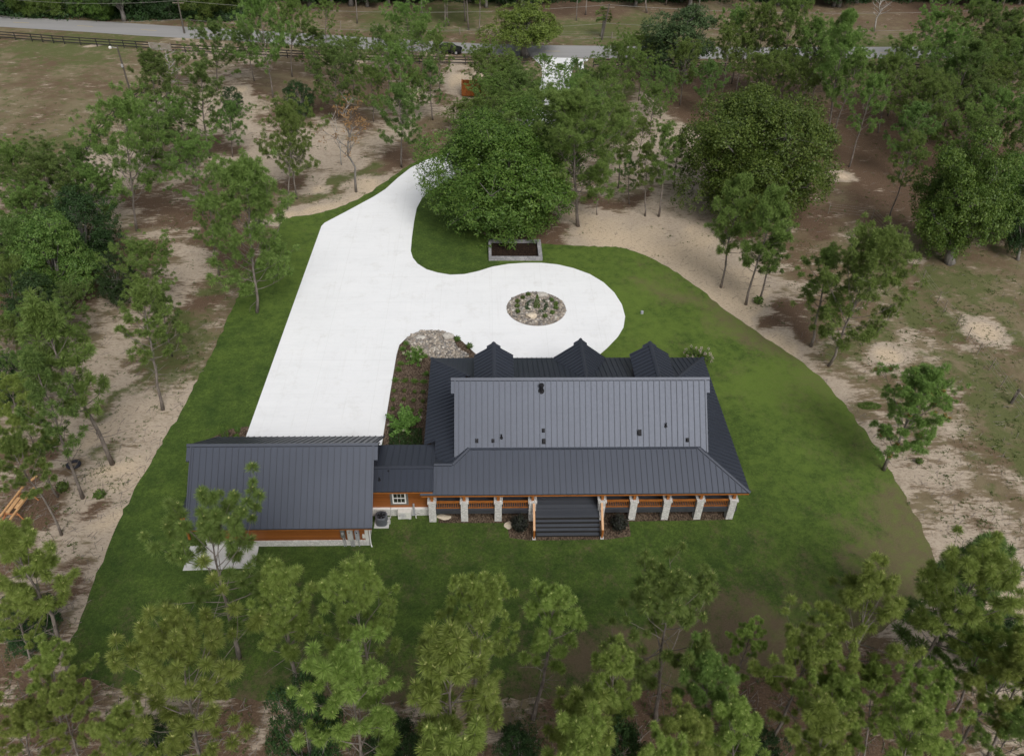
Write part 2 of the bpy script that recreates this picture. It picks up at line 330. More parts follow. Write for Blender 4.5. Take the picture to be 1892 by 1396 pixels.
def ground_mat():
    m, t, b = base_mat('soil_and_sand', 0.95, 0, 0.2)
    p = pos(t)
    at = t.nodes.new('ShaderNodeVertexColor'); at.layer_name = 'cover'
    sp = t.nodes.new('ShaderNodeSeparateColor'); t.links.new(at.outputs[0], sp.inputs[0])
    n1 = noise(t, 0.33, 8, 0.68, stretch(t, p, (1, 1.6, 1), 0.5)); n2 = noise(t, 1.4, 6, 0.7, p); n3 = noise(t, 9.0, 5, 0.75, p); n4 = noise(t, 0.12, 4, 0.6, p)
    n5 = noise(t, 2.2, 6, 0.75, stretch(t, p, (.35, 1.5, 1), -0.6))
    lit = ramp(t, n3, [(0.25, (0.040, 0.027, 0.018)), (0.5, (0.112, 0.074, 0.048)), (0.75, (0.22, 0.158, 0.108))])
    lit = mixc(t, mathn(t, 'MULTIPLY', n2, .35), lit, (0.13, 0.072, 0.043))
    dry = mixc(t, n3, (0.125, 0.100, 0.055), (0.25, 0.205, 0.128))
    dry = mixc(t, ramp(t, n4, [(0.42, (0, 0, 0)), (0.6, (1, 1, 1))]), dry, mixc(t, n3, (0.095, 0.062, 0.036), (0.17, 0.12, 0.075)))
    grs = mixc(t, n3, (0.054, 0.074, 0.018), (0.130, 0.148, 0.052))
    snd = mixc(t, n3, (0.42, 0.325, 0.222), (0.66, 0.545, 0.405))
    snd2 = mixc(t, n2, (0.33, 0.268, 0.205), (0.52, 0.438, 0.345))
    snd = mixc(t, ramp(t, sp.outputs[0], [(0.6, (0, 0, 0)), (0.95, (1, 1, 1))]), snd2, snd)
    twig = ramp(t, noise(t, 5.0, 7, 0.8, stretch(t, p, (.6, 1.6, 1), .9)), [(0.53, (0, 0, 0)), (0.63, (1, 1, 1))])
    snd = mixc(t, mathn(t, 'MULTIPLY', twig, 0.75), snd, (0.10, 0.068, 0.042))
    rough_n = mathn(t, 'ADD', mathn(t, 'MULTIPLY', n1, .65), mathn(t, 'MULTIPLY', n5, .55))     # about 0.6 on average
    def wgt(ch, lo_, hi_, k=2.6):
        v = mathn(t, 'ADD', ch, mathn(t, 'MULTIPLY', mathn(t, 'SUBTRACT', rough_n, 0.6), k))
        mr = t.nodes.new('ShaderNodeMapRange'); mr.interpolation_type = 'SMOOTHSTEP'
        t.links.new(v, mr.inputs[0]); mr.inputs[1].default_value = lo_; mr.inputs[2].default_value = hi_; return mr.outputs[0]
    c = mixc(t, wgt(sp.outputs[1], .22, .75, 2.4), dry, lit)
    gn = noise(t, 0.55, 7, 0.7, stretch(t, p, (1, 1.3, 1), 1.7))
    gv = mathn(t, 'ADD', sp.outputs[2], mathn(t, 'MULTIPLY', mathn(t, 'SUBTRACT', gn, 0.5), 2.2))
    mr = t.nodes.new('ShaderNodeMapRange'); mr.interpolation_type = 'SMOOTHSTEP'; t.links.new(gv, mr.inputs[0]); mr.inputs[1].default_value = .38; mr.inputs[2].default_value = .85
    gfac = mathn(t, 'MULTIPLY', mr.outputs[0], 0.85)
    c = mixc(t, wgt(sp.outputs[0], .18, .52, 2.6), c, snd)
    c = mixc(t, gfac, c, grs)
    spk = ramp(t, noise(t, 3.1, 3, 0.5, p), [(0.70, (0, 0, 0)), (0.74, (1, 1, 1))])
    c = mixc(t, mathn(t, 'MULTIPLY', spk, 0.55), c, (0.40, 0.34, 0.27))
    t.links.new(c, b.inputs['Base Color'])
    bump(t, b, mathn(t, 'ADD', mathn(t, 'MULTIPLY', n3, .6), n2), 0.7, 0.12); return m
M['ground'] = ground_mat()
xs = np.concatenate([np.arange(-420, -110, 10.0), np.arange(-110, 110, 1.1), np.arange(110, 431, 10.0)])
ys = np.concatenate([np.arange(-90, -32, 4.0), np.arange(-32, 150, 1.1), np.arange(150, 620, 10.0)])
X, Y = np.meshgrid(xs, ys); Pg = np.stack([X.ravel(), Y.ravel(), np.zeros(X.size)], 1)
nx, ny = len(xs), len(ys)
ii = (np.arange(ny - 1)[:, None] * nx + np.arange(nx - 1)[None, :]).ravel()
me = np_mesh('ground', Pg, np.stack([ii, ii + 1, ii + nx + 1, ii + nx], 1), M['ground'])
cov = idw(warp(Pg[:, :2], 2.6, 4), gp)
for x, y, r, k in [(1555, 325, 1.5, 'S'), (1820, 612, 1.8, 'S'), (1606, 750, 0.1, 'G'), (445, 165, 1.5, 'S'), (880, 148, 3, 'S'), (470, 110, 1.6, 'S'), (660, 113, 1.2, 'S'), (590, 350, 1.0, 'S'), (170, 85, .8, 'S'), (1640, 655, 1.5, 'S'), (1690, 480, .8, 'S')]:
    c = G(x, y); d = np.hypot(Pg[:, 0] - c.x, Pg[:, 1] - c.y); k4 = np.clip(1.6 - d / r, 0, 1)[:, None]
    cov = cov * (1 - k4) + np.array(TYPES[k]) * k4
cov4 = cov.copy(); cov4[:, 3] = 1; attr(me, 'cover', cov4)
tag(link('ground', me), kind='structure')

def in_poly(P, poly):
    x, y = P[:, 0], P[:, 1]; c = np.zeros(len(P), bool); n = len(poly)
    for i in range(n):
        x0, y0 = poly[i]; x1, y1 = poly[(i + 1) % n]
        if y0 == y1: continue
        c ^= ((y0 > y) != (y1 > y)) & (x < (x1 - x0) * (y - y0) / (y1 - y0) + x0)
    return c
def smooth(poly, it=2, keep=()):                           # rounds the corners of a plan outline
    for _ in range(it):
        o = []
        for i in range(len(poly)):
            a, b = poly[i], poly[(i + 1) % len(poly)]
            o += [(a[0] * .75 + b[0] * .25, a[1] * .75 + b[1] * .25), (a[0] * .25 + b[0] * .75, a[1] * .25 + b[1] * .75)]
        poly = o
    return poly
def px(s): return [G2(*map(float, q.split(','))) for q in s.split()]

# ------------------------------------------------------------------ lawn
LAWN = px("112,1225 135,1180 180,1052 245,905 325,777 362,708 400,635 432,563 480,470 512,420 530,400 590,396 660,371 706,340 760,302 815,277 870,260 922,240 955,210 975,172 985,140 1072,140 1072,180 1058,225 1022,262 965,298 890,337 880,380 866,440 1075,455 1125,455 1165,459 1250,500 1350,580 1420,627 1502,682 1560,745 1610,815 1650,875 1692,952 1738,1048 1700,1110 1600,1190 1420,1252 1080,1288 640,1298 300,1288 150,1255")
LAWN = smooth(LAWN, 3)
_r = random.Random(3)
LAWN = [(x + _r.uniform(-.13, .13) + .04 * math.sin(x * 1.3 + y * 2.1), y + _r.uniform(-.13, .13)) for a, b in zip(LAWN, LAWN[1:] + LAWN[:1]) for k in range(max(1, int(math.dist(a, b) / .45))) for x, y in [(a[0] + (b[0] - a[0]) * k / max(1, int(math.dist(a, b) / .45)), a[1] + (b[1] - a[1]) * k / max(1, int(math.dist(a, b) / .45)))]]
def lawn_mat():
    m, t, b = base_mat('mown_grass', 0.9, 0, 0.25); p = pos(t)
    at = t.nodes.new('ShaderNodeVertexColor'); at.layer_name = 'wear'
    sp = t.nodes.new('ShaderNodeSeparateColor'); t.links.new(at.outputs[0], sp.inputs[0])
    n1 = noise(t, 0.22, 6, 0.62, p); n2 = noise(t, 1.1, 6, 0.7, p); n3 = noise(t, 11.0, 4, 0.8, p); n4 = noise(t, 0.6, 6, 0.7, stretch(t, p, (1.2, .8, 1), .8))
    n6 = noise(t, 4.0, 4, 0.8, p)
    g = mixc(t, mathn(t, 'ADD', mathn(t, 'MULTIPLY', n1, .6), mathn(t, 'MULTIPLY', n2, .4)), (0.031, 0.069, 0.009), (0.089, 0.152, 0.026))
    g = mixc(t, ramp(t, n3, [(0.3, (0, 0, 0)), (0.75, (1, 1, 1))]), mixc(t, 1.0, g, (0.62, 0.62, 0.58), 'MULTIPLY'), mixc(t, 1.0, g, (1.32, 1.28, 1.35), 'MULTIPLY'))
    n7 = noise(t, 0.42, 7, 0.75, stretch(t, p, (.9, 1.2, 1), 2.1))
    g = mixc(t, ramp(t, n7, [(0.36, (0, 0, 0)), (0.64, (1, 1, 1))]), mixc(t, 1.0, g, (0.64, 0.70, 0.70), 'MULTIPLY'), mixc(t, 1.0, g, (1.40, 1.26, 1.25), 'MULTIPLY'))
    g = mixc(t, ramp(t, n6, [(0.35, (0, 0, 0)), (0.68, (1, 1, 1))]), mixc(t, 1.0, g, (0.66, 0.69, 0.68), 'MULTIPLY'), mixc(t, 1.0, g, (1.36, 1.28, 1.35), 'MULTIPLY'))
    br = mixc(t, n3, (0.088, 0.064, 0.037), (0.195, 0.146, 0.092))
    def soft(ch, amp, lo_, hi_, nn):
        v = mathn(t, 'ADD', ch, mathn(t, 'MULTIPLY', mathn(t, 'SUBTRACT', nn, 0.5), amp))
        mr = t.nodes.new('ShaderNodeMapRange'); mr.interpolation_type = 'SMOOTHSTEP'; t.links.new(v, mr.inputs[0])
        mr.inputs[1].default_value = lo_; mr.inputs[2].default_value = hi_; return mr.outputs[0]
    f = mathn(t, 'MULTIPLY', soft(sp.outputs[0], 2.5, .14, .66, mathn(t, 'ADD', mathn(t, 'MULTIPLY', n4, .45), mathn(t, 'MULTIPLY', noise(t, 2.6, 8, 0.85, p), .55))), 0.95)
    c = mixc(t, f, g, br)
    yl = mathn(t, 'MULTIPLY', soft(sp.outputs[1], 1.2, .1, .8, n2), 0.8)
    c = mixc(t, yl, c, mixc(t, n3, (0.090, 0.150, 0.018), (0.155, 0.215, 0.042)))
    t.links.new(c, b.inputs['Base Color']); bump(t, b, mathn(t, 'ADD', n3, mathn(t, 'MULTIPLY', n6, .8)), 0.9, 0.08); return m
M['lawn'] = lawn_mat()
def sheet(name, poly, z, mat, step=None, kind='structure', wobble=0.0):
    poly2 = [Vector(p) for p in poly]
    pts = list(poly2)
    if step:
        a = np.array(poly); gx, gy = np.meshgrid(np.arange(a[:, 0].min(), a[:, 0].max(), step), np.arange(a[:, 1].min(), a[:, 1].max(), step))
        g = np.stack([gx.ravel(), gy.ravel()], 1); g = g[in_poly(g, poly)]
        pts += [Vector((float(x), float(y))) for x, y in g]
    n = len(poly2)
    vs, es, fs, *_ = delaunay_2d_cdt(pts, [(i, (i + 1) % n) for i in range(n)], [], 1, 1e-4)
    me = bpy.data.meshes.new(name); me.from_pydata([(v.x, v.y, z) for v in vs], [], [tuple(f) for f in fs])
    me.materials.append(mat); me.update()
    o = link(name, me); tag(o, kind=kind); return o
lawn = sheet('lawn', LAWN, 0.02, M['lawn'], 0.9)
LV = np.array([v.co[:] for v in lawn.data.vertices])
wr = []
for q in """1600,950,9 1650,1000,10 1690,1050,10 1620,1060,9 1550,1030,7 1640,900,9 1600,850,6 1560,800,5 1500,1000,6 1480,990,7 1450,1080,5 1350,1120,4 1250,1090,3 1550,1120,9 1500,1180,9 1420,1200,9 1300,1230,7 1500,720,5 1460,660,8 1400,620,9 1330,570,8 1280,530,6 1230,540,7 1200,510,2 1480,690,9 1420,700,4 1480,700,6 1520,740,6 1250,600,0 1200,600,0 1330,650,1 1400,850,0 1450,900,1 1500,850,1 1560,900,6 1420,760,1 1380,980,1 1440,1000,2 1250,990,2 1180,1040,2 1050,1030,3 1000,1060,4 900,1080,3 820,1040,2 740,1000,4 700,1020,3 760,1090,1 640,1040,1 600,1100,4 550,1150,5 620,1180,6 500,1120,3 420,1060,1 300,1000,0 250,1050,1 200,1150,3 150,1210,5 280,1200,5 450,1220,6 350,1150,2 700,1220,6 900,1230,5 1050,1240,5 1000,1200,4 800,1180,3 1100,1150,2 1000,1120,1 1180,1180,3 380,720,0 430,650,0 480,560,0 520,480,0 560,420,3 350,850,0 300,900,0 250,950,0 470,740,0 640,372,1 720,320,0 850,450,0 800,450,0 830,400,0 1100,480,0 1150,520,0 1300,800,0 1380,800,0 1450,820,0 1350,900,0 400,780,0 1530,960,6 1690,980,10 1420,1150,6 1150,1250,7 640,1280,8 1050,1270,8 350,1270,7 800,1280,8""".split():
    x, y, b_ = map(float, q.split(',')); p = G(x, y); wr.append((p.x, p.y, b_ / 10 if b_ > 6.5 else b_ / 22))
yl = []
for q in "1380,740,8 1450,780,7 1400,880,4 1180,540,7 1200,600,6 1230,570,4 1300,650,4 1350,700,4 380,760,2 520,520,4 480,640,3 460,700,2 300,850,2 620,1010,1 900,1000,0 1000,1100,0 1250,1000,1 350,1100,0 820,480,0 1420,850,5 1330,820,3 1250,620,6 1120,490,5 1500,900,4 800,1100,0 1400,1100,1 250,1100,0 560,460,5 640,1150,0".split():
    x, y, b_ = map(float, q.split(',')); p = G(x, y); yl.append((p.x, p.y, b_ / 10))
W4 = np.zeros((len(LV), 4)); W4[:, 3] = 1
W4[:, :1] = idw(warp(LV[:, :2], 2.2, 5), np.array(wr), 3.0); W4[:, 1:2] = idw(warp(LV[:, :2], 3.0, 6), np.array(yl), 3.0); attr(lawn.data, 'wear', W4)

# ------------------------------------------------------------------ driveway, road, patio
def concrete_mat():
    m, t, b = base_mat('pale_concrete', 0.75, 0, 0.35); p = pos(t)
    n1 = noise(t, 0.16, 6, 0.6, p); n2 = noise(t, 3.0, 6, 0.7, p); n3 = noise(t, 0.7, 5, 0.7, stretch(t, p, (.3, 2, 1), .1))
    f = mathn(t, 'ADD', mathn(t, 'MULTIPLY', n1, .45), mathn(t, 'ADD', mathn(t, 'MULTIPLY', n2, .2), mathn(t, 'MULTIPLY', n3, .35)))
    c = ramp(t, f, [(0.30, (0.72, 0.73, 0.74)), (0.52, (0.79, 0.80, 0.81)), (0.7, (0.83, 0.835, 0.84))])
    br = t.nodes.new('ShaderNodeTexBrick'); br.offset = 0.0; br.inputs['Scale'].default_value = 1.0
    br.inputs['Brick Width'].default_value = 5.1; br.inputs['Row Height'].default_value = 4.6; br.inputs['Mortar Size'].default_value = 0.03; br.inputs['Mortar Smooth'].default_value = 0.2
    br.inputs['Color1'].default_value = br.inputs['Color2'].default_value = (1, 1, 1, 1); br.inputs['Mortar'].default_value = (0.945, 0.945, 0.94, 1)
    mp = t.nodes.new('ShaderNodeMapping'); mp.inputs['Location'].default_value = (0.15, -0.3, 0); t.links.new(p, mp.inputs['Vector']); t.links.new(mp.outputs[0], br.inputs['Vector'])
    st = ramp(t, noise(t, 0.5, 8, 0.75, p), [(0.54, (1, 1, 1)), (0.74, (0.87, 0.86, 0.84))])
    tm = ramp(t, noise(t, 0.9, 6, 0.7, stretch(t, p, (2.6, .12, 1), -.06)), [(0.55, (1, 1, 1)), (0.75, (0.93, 0.925, 0.915))]); st = mixc(t, 1.0, st, tm, 'MULTIPLY')
    t.links.new(mixc(t, 1.0, mixc(t, 1.0, c, br.outputs[0], 'MULTIPLY'), st, 'MULTIPLY'), b.inputs['Base Color']); return m
M['concrete'] = concrete_mat()
DR_A = px("455,806 594,418")
drive = [(-24.95, 4.6)] + px("455,806 525,610 594,418 600,412 640,391 690,364 712,350 735,329 758,311 785,297 815,286 870,272 925,254 965,228 988,192 998,160 1002,140 1000,122 983,106 1066,108 1061,120 1055,140 1052,175 1042,212 1015,248 968,278 910,303 855,322 816,340 795,352 780,366 770,385 765,410 761,440 759,464 763,477 772,488 788,498 808,504 832,508 858,507 885,501 910,493 940,488 970,486 1000,486 1030,489 1060,496 1090,507 1115,522 1135,541 1149,563 1155,585 1152,605 1142,622 1122,643 1100,662")
drive += [(8.0, 14.6), (-6.0, 14.8)] + px("890,664 872,648 855,632 835,618 812,612 790,611 770,615 752,624 738,638 733,655 727,690 718,745 708,806") + [(-14.25, 4.6)]
def paved(name, poly, z, mat, th=0.12):
    b = MB(); b.prism(poly, -th, z); return tag(b.build(name, mat), kind='structure')
paved('driveway', drive, 0.045, M['concrete'])
paved('driveway_apron', px("1067.5,109 1087,110 1085,113 1078,114 1079,128 1070,128"), 0.042, M['concrete'])
paved('patio', px("338,1054 471,1049 479,1006 352,1009"), 0.05, M['slab'])

def asphalt():
    m, t, b = base_mat('worn_asphalt', 0.85, 0, 0.3); p = pos(t)
    n1 = noise(t, 8, 5, 0.7, p); n2 = noise(t, 0.25, 5, 0.6, stretch(t, p, (.15, 2.5, 1)))
    c = mixc(t, n2, (0.215, 0.212, 0.21), (0.345, 0.34, 0.335))
    t.links.new(mixc(t, mathn(t, 'MULTIPLY', n1, .4), c, (0.30, 0.295, 0.29)), b.inputs['Base Color']); return m
M['asphalt'] = asphalt()
far = px("-150,24 0,31 150,38 250,44 340,50 420,54 560,62 700,71 800,77 900,82 1000,84 1087,85 1250,87 1450,88 1700,87 2050,84")
near = px("2050,107 1700,108 1450,109 1250,109 1087,108 1000,106 900,101 800,96 700,93 560,85 420,75 340,71 250,66 150,59 0,50 -150,42")
road = sheet('road', far + near, 0.03, M['asphalt'], 6.0)
mk = MB(); mpaint = noisy('worn_yellow_paint', (0.42, 0.32, 0.12), (0.52, 0.42, 0.18), 3, 0.8, 0, 0)
mid = [((a[0] + b[0]) / 2, (a[1] + b[1]) / 2) for a, b in zip(far, near[::-1])]
L_ = [0.0]
for a, b in zip(mid, mid[1:]): L_.append(L_[-1] + math.dist(a, b))
def along(s):
    for i in range(len(mid) - 1):
        if s <= L_[i + 1]:
            k = (s - L_[i]) / (L_[i + 1] - L_[i]); return Vector((mid[i][0] + (mid[i + 1][0] - mid[i][0]) * k, mid[i][1] + (mid[i + 1][1] - mid[i][1]) * k))
    return Vector(mid[-1])
s0 = 6.0
while s0 < L_[-1] - 4:
    a, b = along(s0), along(s0 + 3.0); n_ = (b - a).normalized(); n_ = Vector((-n_.y, n_.x)) * 0.07
    mk.add([(*(a - n_), .036), (*(b - n_), .036), (*(b + n_), .036), (*(a + n_), .036)], [(0, 1, 2, 3)]); s0 += 12.2
tag(mk.build('road_marking', mpaint), kind='structure')

# ------------------------------------------------------------------ planting beds
def mulch_mat(name, c1, c2, c3):
    m, t, b = base_mat(name, 0.95, 0, 0.15); p = pos(t)
    v = node(t, 'ShaderNodeTexVoronoi', Scale=16.0); t.links.new(stretch(t, p, (1, .5, 1), .4), v.inputs['Vector'])
    sp = t.nodes.new('ShaderNodeSeparateColor'); t.links.new(v.outputs['Color'], sp.inputs[0]); n = noise(t, 2.2, 5, .7, p)
    c = ramp(t, mathn(t, 'ADD', mathn(t, 'MULTIPLY', sp.outputs[0], .55), mathn(t, 'MULTIPLY', n, .45)), [(0.2, c1), (0.5, c2), (0.8, c3)])
    t.links.new(c, b.inputs['Base Color']); bump(t, b, v.outputs['Distance'], 0.8, 0.06); return m
M['mulch'] = mulch_mat('wood_mulch', (0.034, 0.024, 0.017), (0.092, 0.064, 0.045), (0.18, 0.135, 0.098))
M['mulch_dark'] = mulch_mat('dark_mulch', (0.008, 0.005, 0.004), (0.02, 0.012, 0.008), (0.045, 0.028, 0.018))
M['gravelbase'] = mulch_mat('river_gravel', (0.13, 0.11, 0.095), (0.24, 0.21, 0.18), (0.38, 0.34, 0.29))
bed1 = px("733,655 738,638 752,624 770,615 790,611 812,612 835,618 855,632 872,648 890,664") + [(-6.9, 14.0), (-8.05, 13.2), (-8.05, 4.9), (-14.0, 4.9)] + px("708,806 718,745 727,690")
sheet('planting_bed', bed1, 0.062, M['mulch'])
sheet('porch_bed', [(-9.4, -.10), (-9.4, 2.3), (12.2, 2.3), (12.0, -.05), (4.4, -.12), (4.35, -1.45), (2.6, -1.75), (-2.9, -1.75), (-4.3, -1.5), (-4.5, -.15)], 0.034, M['mulch'])
sheet('garage_bed', px("385,812 425,793 455,788 470,790") + [(-24.3, 8.8), (-24.7, 5.0), (-26.2, 5.0)], 0.038, M['mulch'])
GRAV1 = smooth(px("746,633 759,620 781,611.5 807,611 829,616 841,624 838,635 849,645 874,663 795,664 779,650 760,640"), 2)
sheet('gravel_bed', GRAV1, 0.070, M['gravelbase'])
ISL = [(-0.90 + 2.93 * math.cos(a * math.pi / 24), 26.80 + 2.93 * math.sin(a * math.pi / 24)) for a in range(48)]
sheet('island_bed', ISL, 0.062, M['gravelbase'])

def pebble_mat():
    m, t, b = base_mat('river_stone', 0.7)
    g = t.nodes.new('ShaderNodeNewGeometry'); n = noise(t, 12, 3, .6, g.outputs['Position'])
    c = ramp(t, g.outputs['Random Per Island'], [(0.0, (0.09, 0.085, 0.08)), (0.25, (0.22, 0.195, 0.165)), (0.5, (0.34, 0.28, 0.215)), (0.7, (0.25, 0.24, 0.235)), (0.88, (0.50, 0.43, 0.34)), (1.0, (0.64, 0.60, 0.54))])
    t.links.new(mixc(t, mathn(t, 'MULTIPLY', n, .4), c, (0.22, 0.2, 0.18)), b.inputs['Base Color']); return m
M['pebble'] = pebble_mat()
bmi = bmesh.new(); bmesh.ops.create_icosphere(bmi, subdivisions=1, radius=1.0)
IV = np.array([v.co[:] for v in bmi.verts]); IF = np.array([[v.index for v in f.verts] for f in bmi.faces]); bmi.free()
def pebbles(name, poly, z, n, rmin, rmax, seed):
    r = np.random.default_rng(seed); a = np.array(poly)
    P = np.stack([r.uniform(a[:, 0].min(), a[:, 0].max(), n * 3), r.uniform(a[:, 1].min(), a[:, 1].max(), n * 3)], 1)
    P = P[in_poly(P, poly)][:n]; n = len(P)
    sc = rmin + (rmax - rmin) * r.random(n) ** 2.2
    V = IV[None] * (1 + .18 * r.standard_normal((n, 12, 1))) * sc[:, None, None] * np.stack([r.uniform(.7, 1.3, n), r.uniform(.7, 1.3, n), r.uniform(.45, .7, n)], 1)[:, None]
    V[..., 0] += P[:, None, 0]; V[..., 1] += P[:, None, 1]; V[..., 2] += z + sc[:, None] * .25
    Fq = (IF[None] + (np.arange(n) * 12)[:, None, None]).reshape(-1, 3)
    return tag(link(name, np_mesh(name, V.reshape(-1, 3), Fq, M['pebble'])), kind='stuff')
pebbles('river_stones', GRAV1, 0.07, 2600, .05, .17, 1)
pebbles('river_stones', [( -0.90 + (x + .9) * .97, 26.8 + (y - 26.8) * .97) for x, y in ISL], 0.062, 2600, .05, .17, 2)

# ------------------------------------------------------------------ the house
ROOFM = [M['roof'], M['shaded_seam']]
house = thing('house', (1.0, 7.0, 0), 'long single storey house with dark metal roof, wraparound porch and stone piers', 'house')
XL, XR, YR, ZR = -8.17, 9.85, 5.96, 8.49                   # verge ends and ridge of the tall roof
def zs(y): return y + 2.53                                 # tall south slope (12 in 12)
b = MB()                                                   # walls: extruded gable profile and lower front rooms
prof = [(2.75, 0.2), (9.2, 0.2), (9.2, 4.95), (YR, 8.28), (2.75, 5.08)]
vs = [(XL + .25, y, z) for y, z in prof] + [(XR - .25, y, z) for y, z in prof]
b.add(vs, [(4, 3, 2, 1, 0), (5, 6, 7, 8, 9), (0, 1, 6, 5), (1, 2, 7, 6), (2, 3, 8, 7), (3, 4, 9, 8), (4, 0, 5, 9)])
b.box(-6.6, 8.6, 9.2, 11.6, 0.2, 4.05)
wall = b.build('wall', M['siding'], house)
def window(parent, x0, x1, z0, z1, y, s, axis='y', name='window'):
    """frame proud of the wall (s = outward sign), pane as a sub-part"""
    f = MB(); g = MB(); d = 0.06 * s; w_ = 0.09
    def bx(a0, a1, c0, c1, e0, e1, m):
        e0, e1 = min(e0, e1), max(e0, e1)
        m.box(a0, a1, e0, e1, c0, c1) if axis == 'y' else m.box(e0, e1, a0, a1, c0, c1)
    bx(x0, x1, z0, z0 + w_, y, y + d, f); bx(x0, x1, z1 - w_, z1, y, y + d, f); bx(x0, x0 + w_, z0 + w_, z1 - w_, y, y + d, f); bx(x1 - w_, x1, z0 + w_, z1 - w_, y, y + d, f)
    n = 3
    for k in range(1, n):
        xm = x0 + w_ + (x1 - x0 - 2 * w_) * k / n; bx(xm - .012, xm + .012, z0 + w_, z1 - w_, y + d * .3, y + d * .7, f)
    zm = (z0 + z1) / 2; bx(x0 + w_, x1 - w_, zm - .025, zm + .025, y + d * .3, y + d * .85, f)
    bx(x0 + w_ - .005, x1 - w_ + .005, z0 + w_ - .005, z1 - w_ + .005, y + d * .05, y + d * .25, g)
    fo = f.build(name, M['white_paint'], parent); g.build('pane', M['glass'], fo); return fo
for x0, x1 in [(-6.6, -5.4), (-4.4, -3.2), (3.6, 4.8), (6.4, 7.6)]: window(house, x0, x1, 1.9, 3.2, 2.75, -1)
for x0, x1 in [(-5.6, -4.4), (-3.6, -2.4), (5.2, 6.4), (7.0, 8.2)]: window(house, x0, x1, 1.9, 3.2, 11.6, 1)
for x0, x1, y, s in [(-1.0, 1.0, 2.75, -1), (1.2, 2.8, 11.6, 1)]:
    d = MB(); d.box(x0, x1, min(y, y + .05 * s), max(y, y + .05 * s), 1.16, 3.3); dob = d.build('door', M['cedar'], house)
    k = MB(); k.box(x0 + .1, x0 + .16, min(y + .05 * s, y + .1 * s), max(y + .05 * s, y + .1 * s), 2.1, 2.3); k.build('handle', M['black_metal'], dob)

# porch roof: south, west, north, east planes
SL = .548; pr = MB()
pr.roof([(-9.6, -.45, 3.4), (12.5, -.45, 3.4), (9.17, 2.47, 5.0), (-7.17, 2.47, 5.0), (-8.33, 1.45, 4.44), (-9.6, 1.45, 4.44)], sp=0.41)
pr.roof([(-10.5, -.45, 3.4), (-9.6, -.45, 3.4), (-9.6, 0, 3.65), (-10.5, 0, 3.65)], ribs=False)
pr.roof([(-10.5, 14.75, 3.4), (-10.5, 4.5, 3.4), (-7.9, 4.5, 4.648), (-7.0, 10.45, 5.08)][:2] + [(-8.0, 4.5, 4.6), (-8.0, 9.0, 4.6), (-7.45, 10.9, 4.864)], sp=0.41)
pr.roof([(-9.65, 4.5, 3.808), (-9.65, 2.72, 3.808), (-8.33, 1.45, 4.4416), (-8.0, 1.75, 4.6), (-8.0, 4.5, 4.6)], sp=0.41)
pr.roof([(-8.33, 1.45, 4.44), (-9.6, 2.7, 3.83), (-9.6, 1.45, 4.44)], ribs=False)
pr.roof([(12.5, 14.75, 3.4), (-10.5, 14.75, 3.4), (-6.4, 9.55, 5.17), (8.9, 9.55, 5.17)], sp=0.41)
pr.roof([(12.5, -.45, 3.4), (12.5, 14.75, 3.4), (9.45, 10.3, 4.864), (9.45, 2.2, 4.864)], sp=0.41)
porch = pr.build('porch_roof', ROOFM, house)
nS = (0, -.548, 1); nW = (-.48, 0, 1); nE = (.48, 0, 1); nN = (0, .34, 1)
for a_, c_, w_, n1, n2 in [((12.5, -.45, 3.4), (9.2, 2.44, 4.985), .14, nS, nE), ((-7.17, 2.47, 5.0), (-8.33, 1.45, 4.44), .15, nS, nW), ((-8.33, 1.45, 4.44), (-9.6, 1.45, 4.44), .13, nS, nN),
                           ((-10.5, 14.75, 3.4), (-7.2, 10.57, 4.9), .14, nN, nW), ((12.5, 14.75, 3.4), (9.2, 10.2, 4.98), .14, nN, nE)]:
    h = MB(); h.cap(a_, c_, w_, n1, n2); h.build('hip_cap', M['cap'], porch)
# tall roof
mr_ = MB()
mr_.roof([(XL, YR, ZR), (XL, 1.99, 4.52), (-7.17, 2.47, 5.0), (9.17, 2.47, 5.0), (XR, 2.14, 4.67), (XR, YR, ZR)], th=.13, sp=0.41, off=.1)
mr_.roof([(XL, YR, ZR), (XR, YR, ZR), (XR, 9.6, 4.85), (XL, 9.6, 4.85)], th=.13, sp=0.41)
for x0, x1 in ((XL - .26, XL), (XR, XR + .26)):            # the little prow at each end of the ridge
    mr_.roof([(x0, YR, ZR), (x0, YR - .75, ZR - .75), (x1, YR - .75, ZR - .75), (x1, YR, ZR)], th=.13, ribs=False)
    mr_.roof([(x0, YR, ZR), (x1, YR, ZR), (x1, YR + .75, ZR - .75), (x0, YR + .75, ZR - .75)], th=.13, ribs=False)
main = mr_.build('main_roof', ROOFM, house)
h = MB(); h.cap((XL - .27, YR, ZR), (XR + .27, YR, ZR), .2, (0, -1, 1), (0, 1, 1)); h.build('ridge_cap', M['cap'], main)
h = MB()
for a, c in (((-7.17, 2.47, 5.0), (9.17, 2.47, 5.0)), ((9.17, 2.47, 5.0), (XR, 2.14, 4.67)), ((XL, 1.99, 4.52), (-7.17, 2.47, 5.0))):
    h.cap(Vector(a) + Vector((0, 0, -.02)), Vector(c) + Vector((0, 0, -.02)), .13, (0, -1, 1), (0, -.3, 1))
h.build('flashing', M['cap'], main)
for x in (XL + .03, XR - .03):                             # narrow verge trims down both gable edges
    ye = 2.05 if x < 0 else 2.2
    h = MB(); h.beam((x, ye, zs(ye) + .03), (x, YR, ZR + .03), .09, .07, (0, -1, 1)); h.beam((x, 9.55, 4.93), (x, YR, ZR + .03), .09, .07, (0, 1, 1)); h.build('verge_trim', M['cap'], main)
def on_slope(px_, py_):
    d = ray(px_, py_); t = (CAM[1] + 2.53 - CAM[2]) / (d[2] - d[1]); return Vector(CAM + t * d)
nv = Vector((0, -1, 1)).normalized()
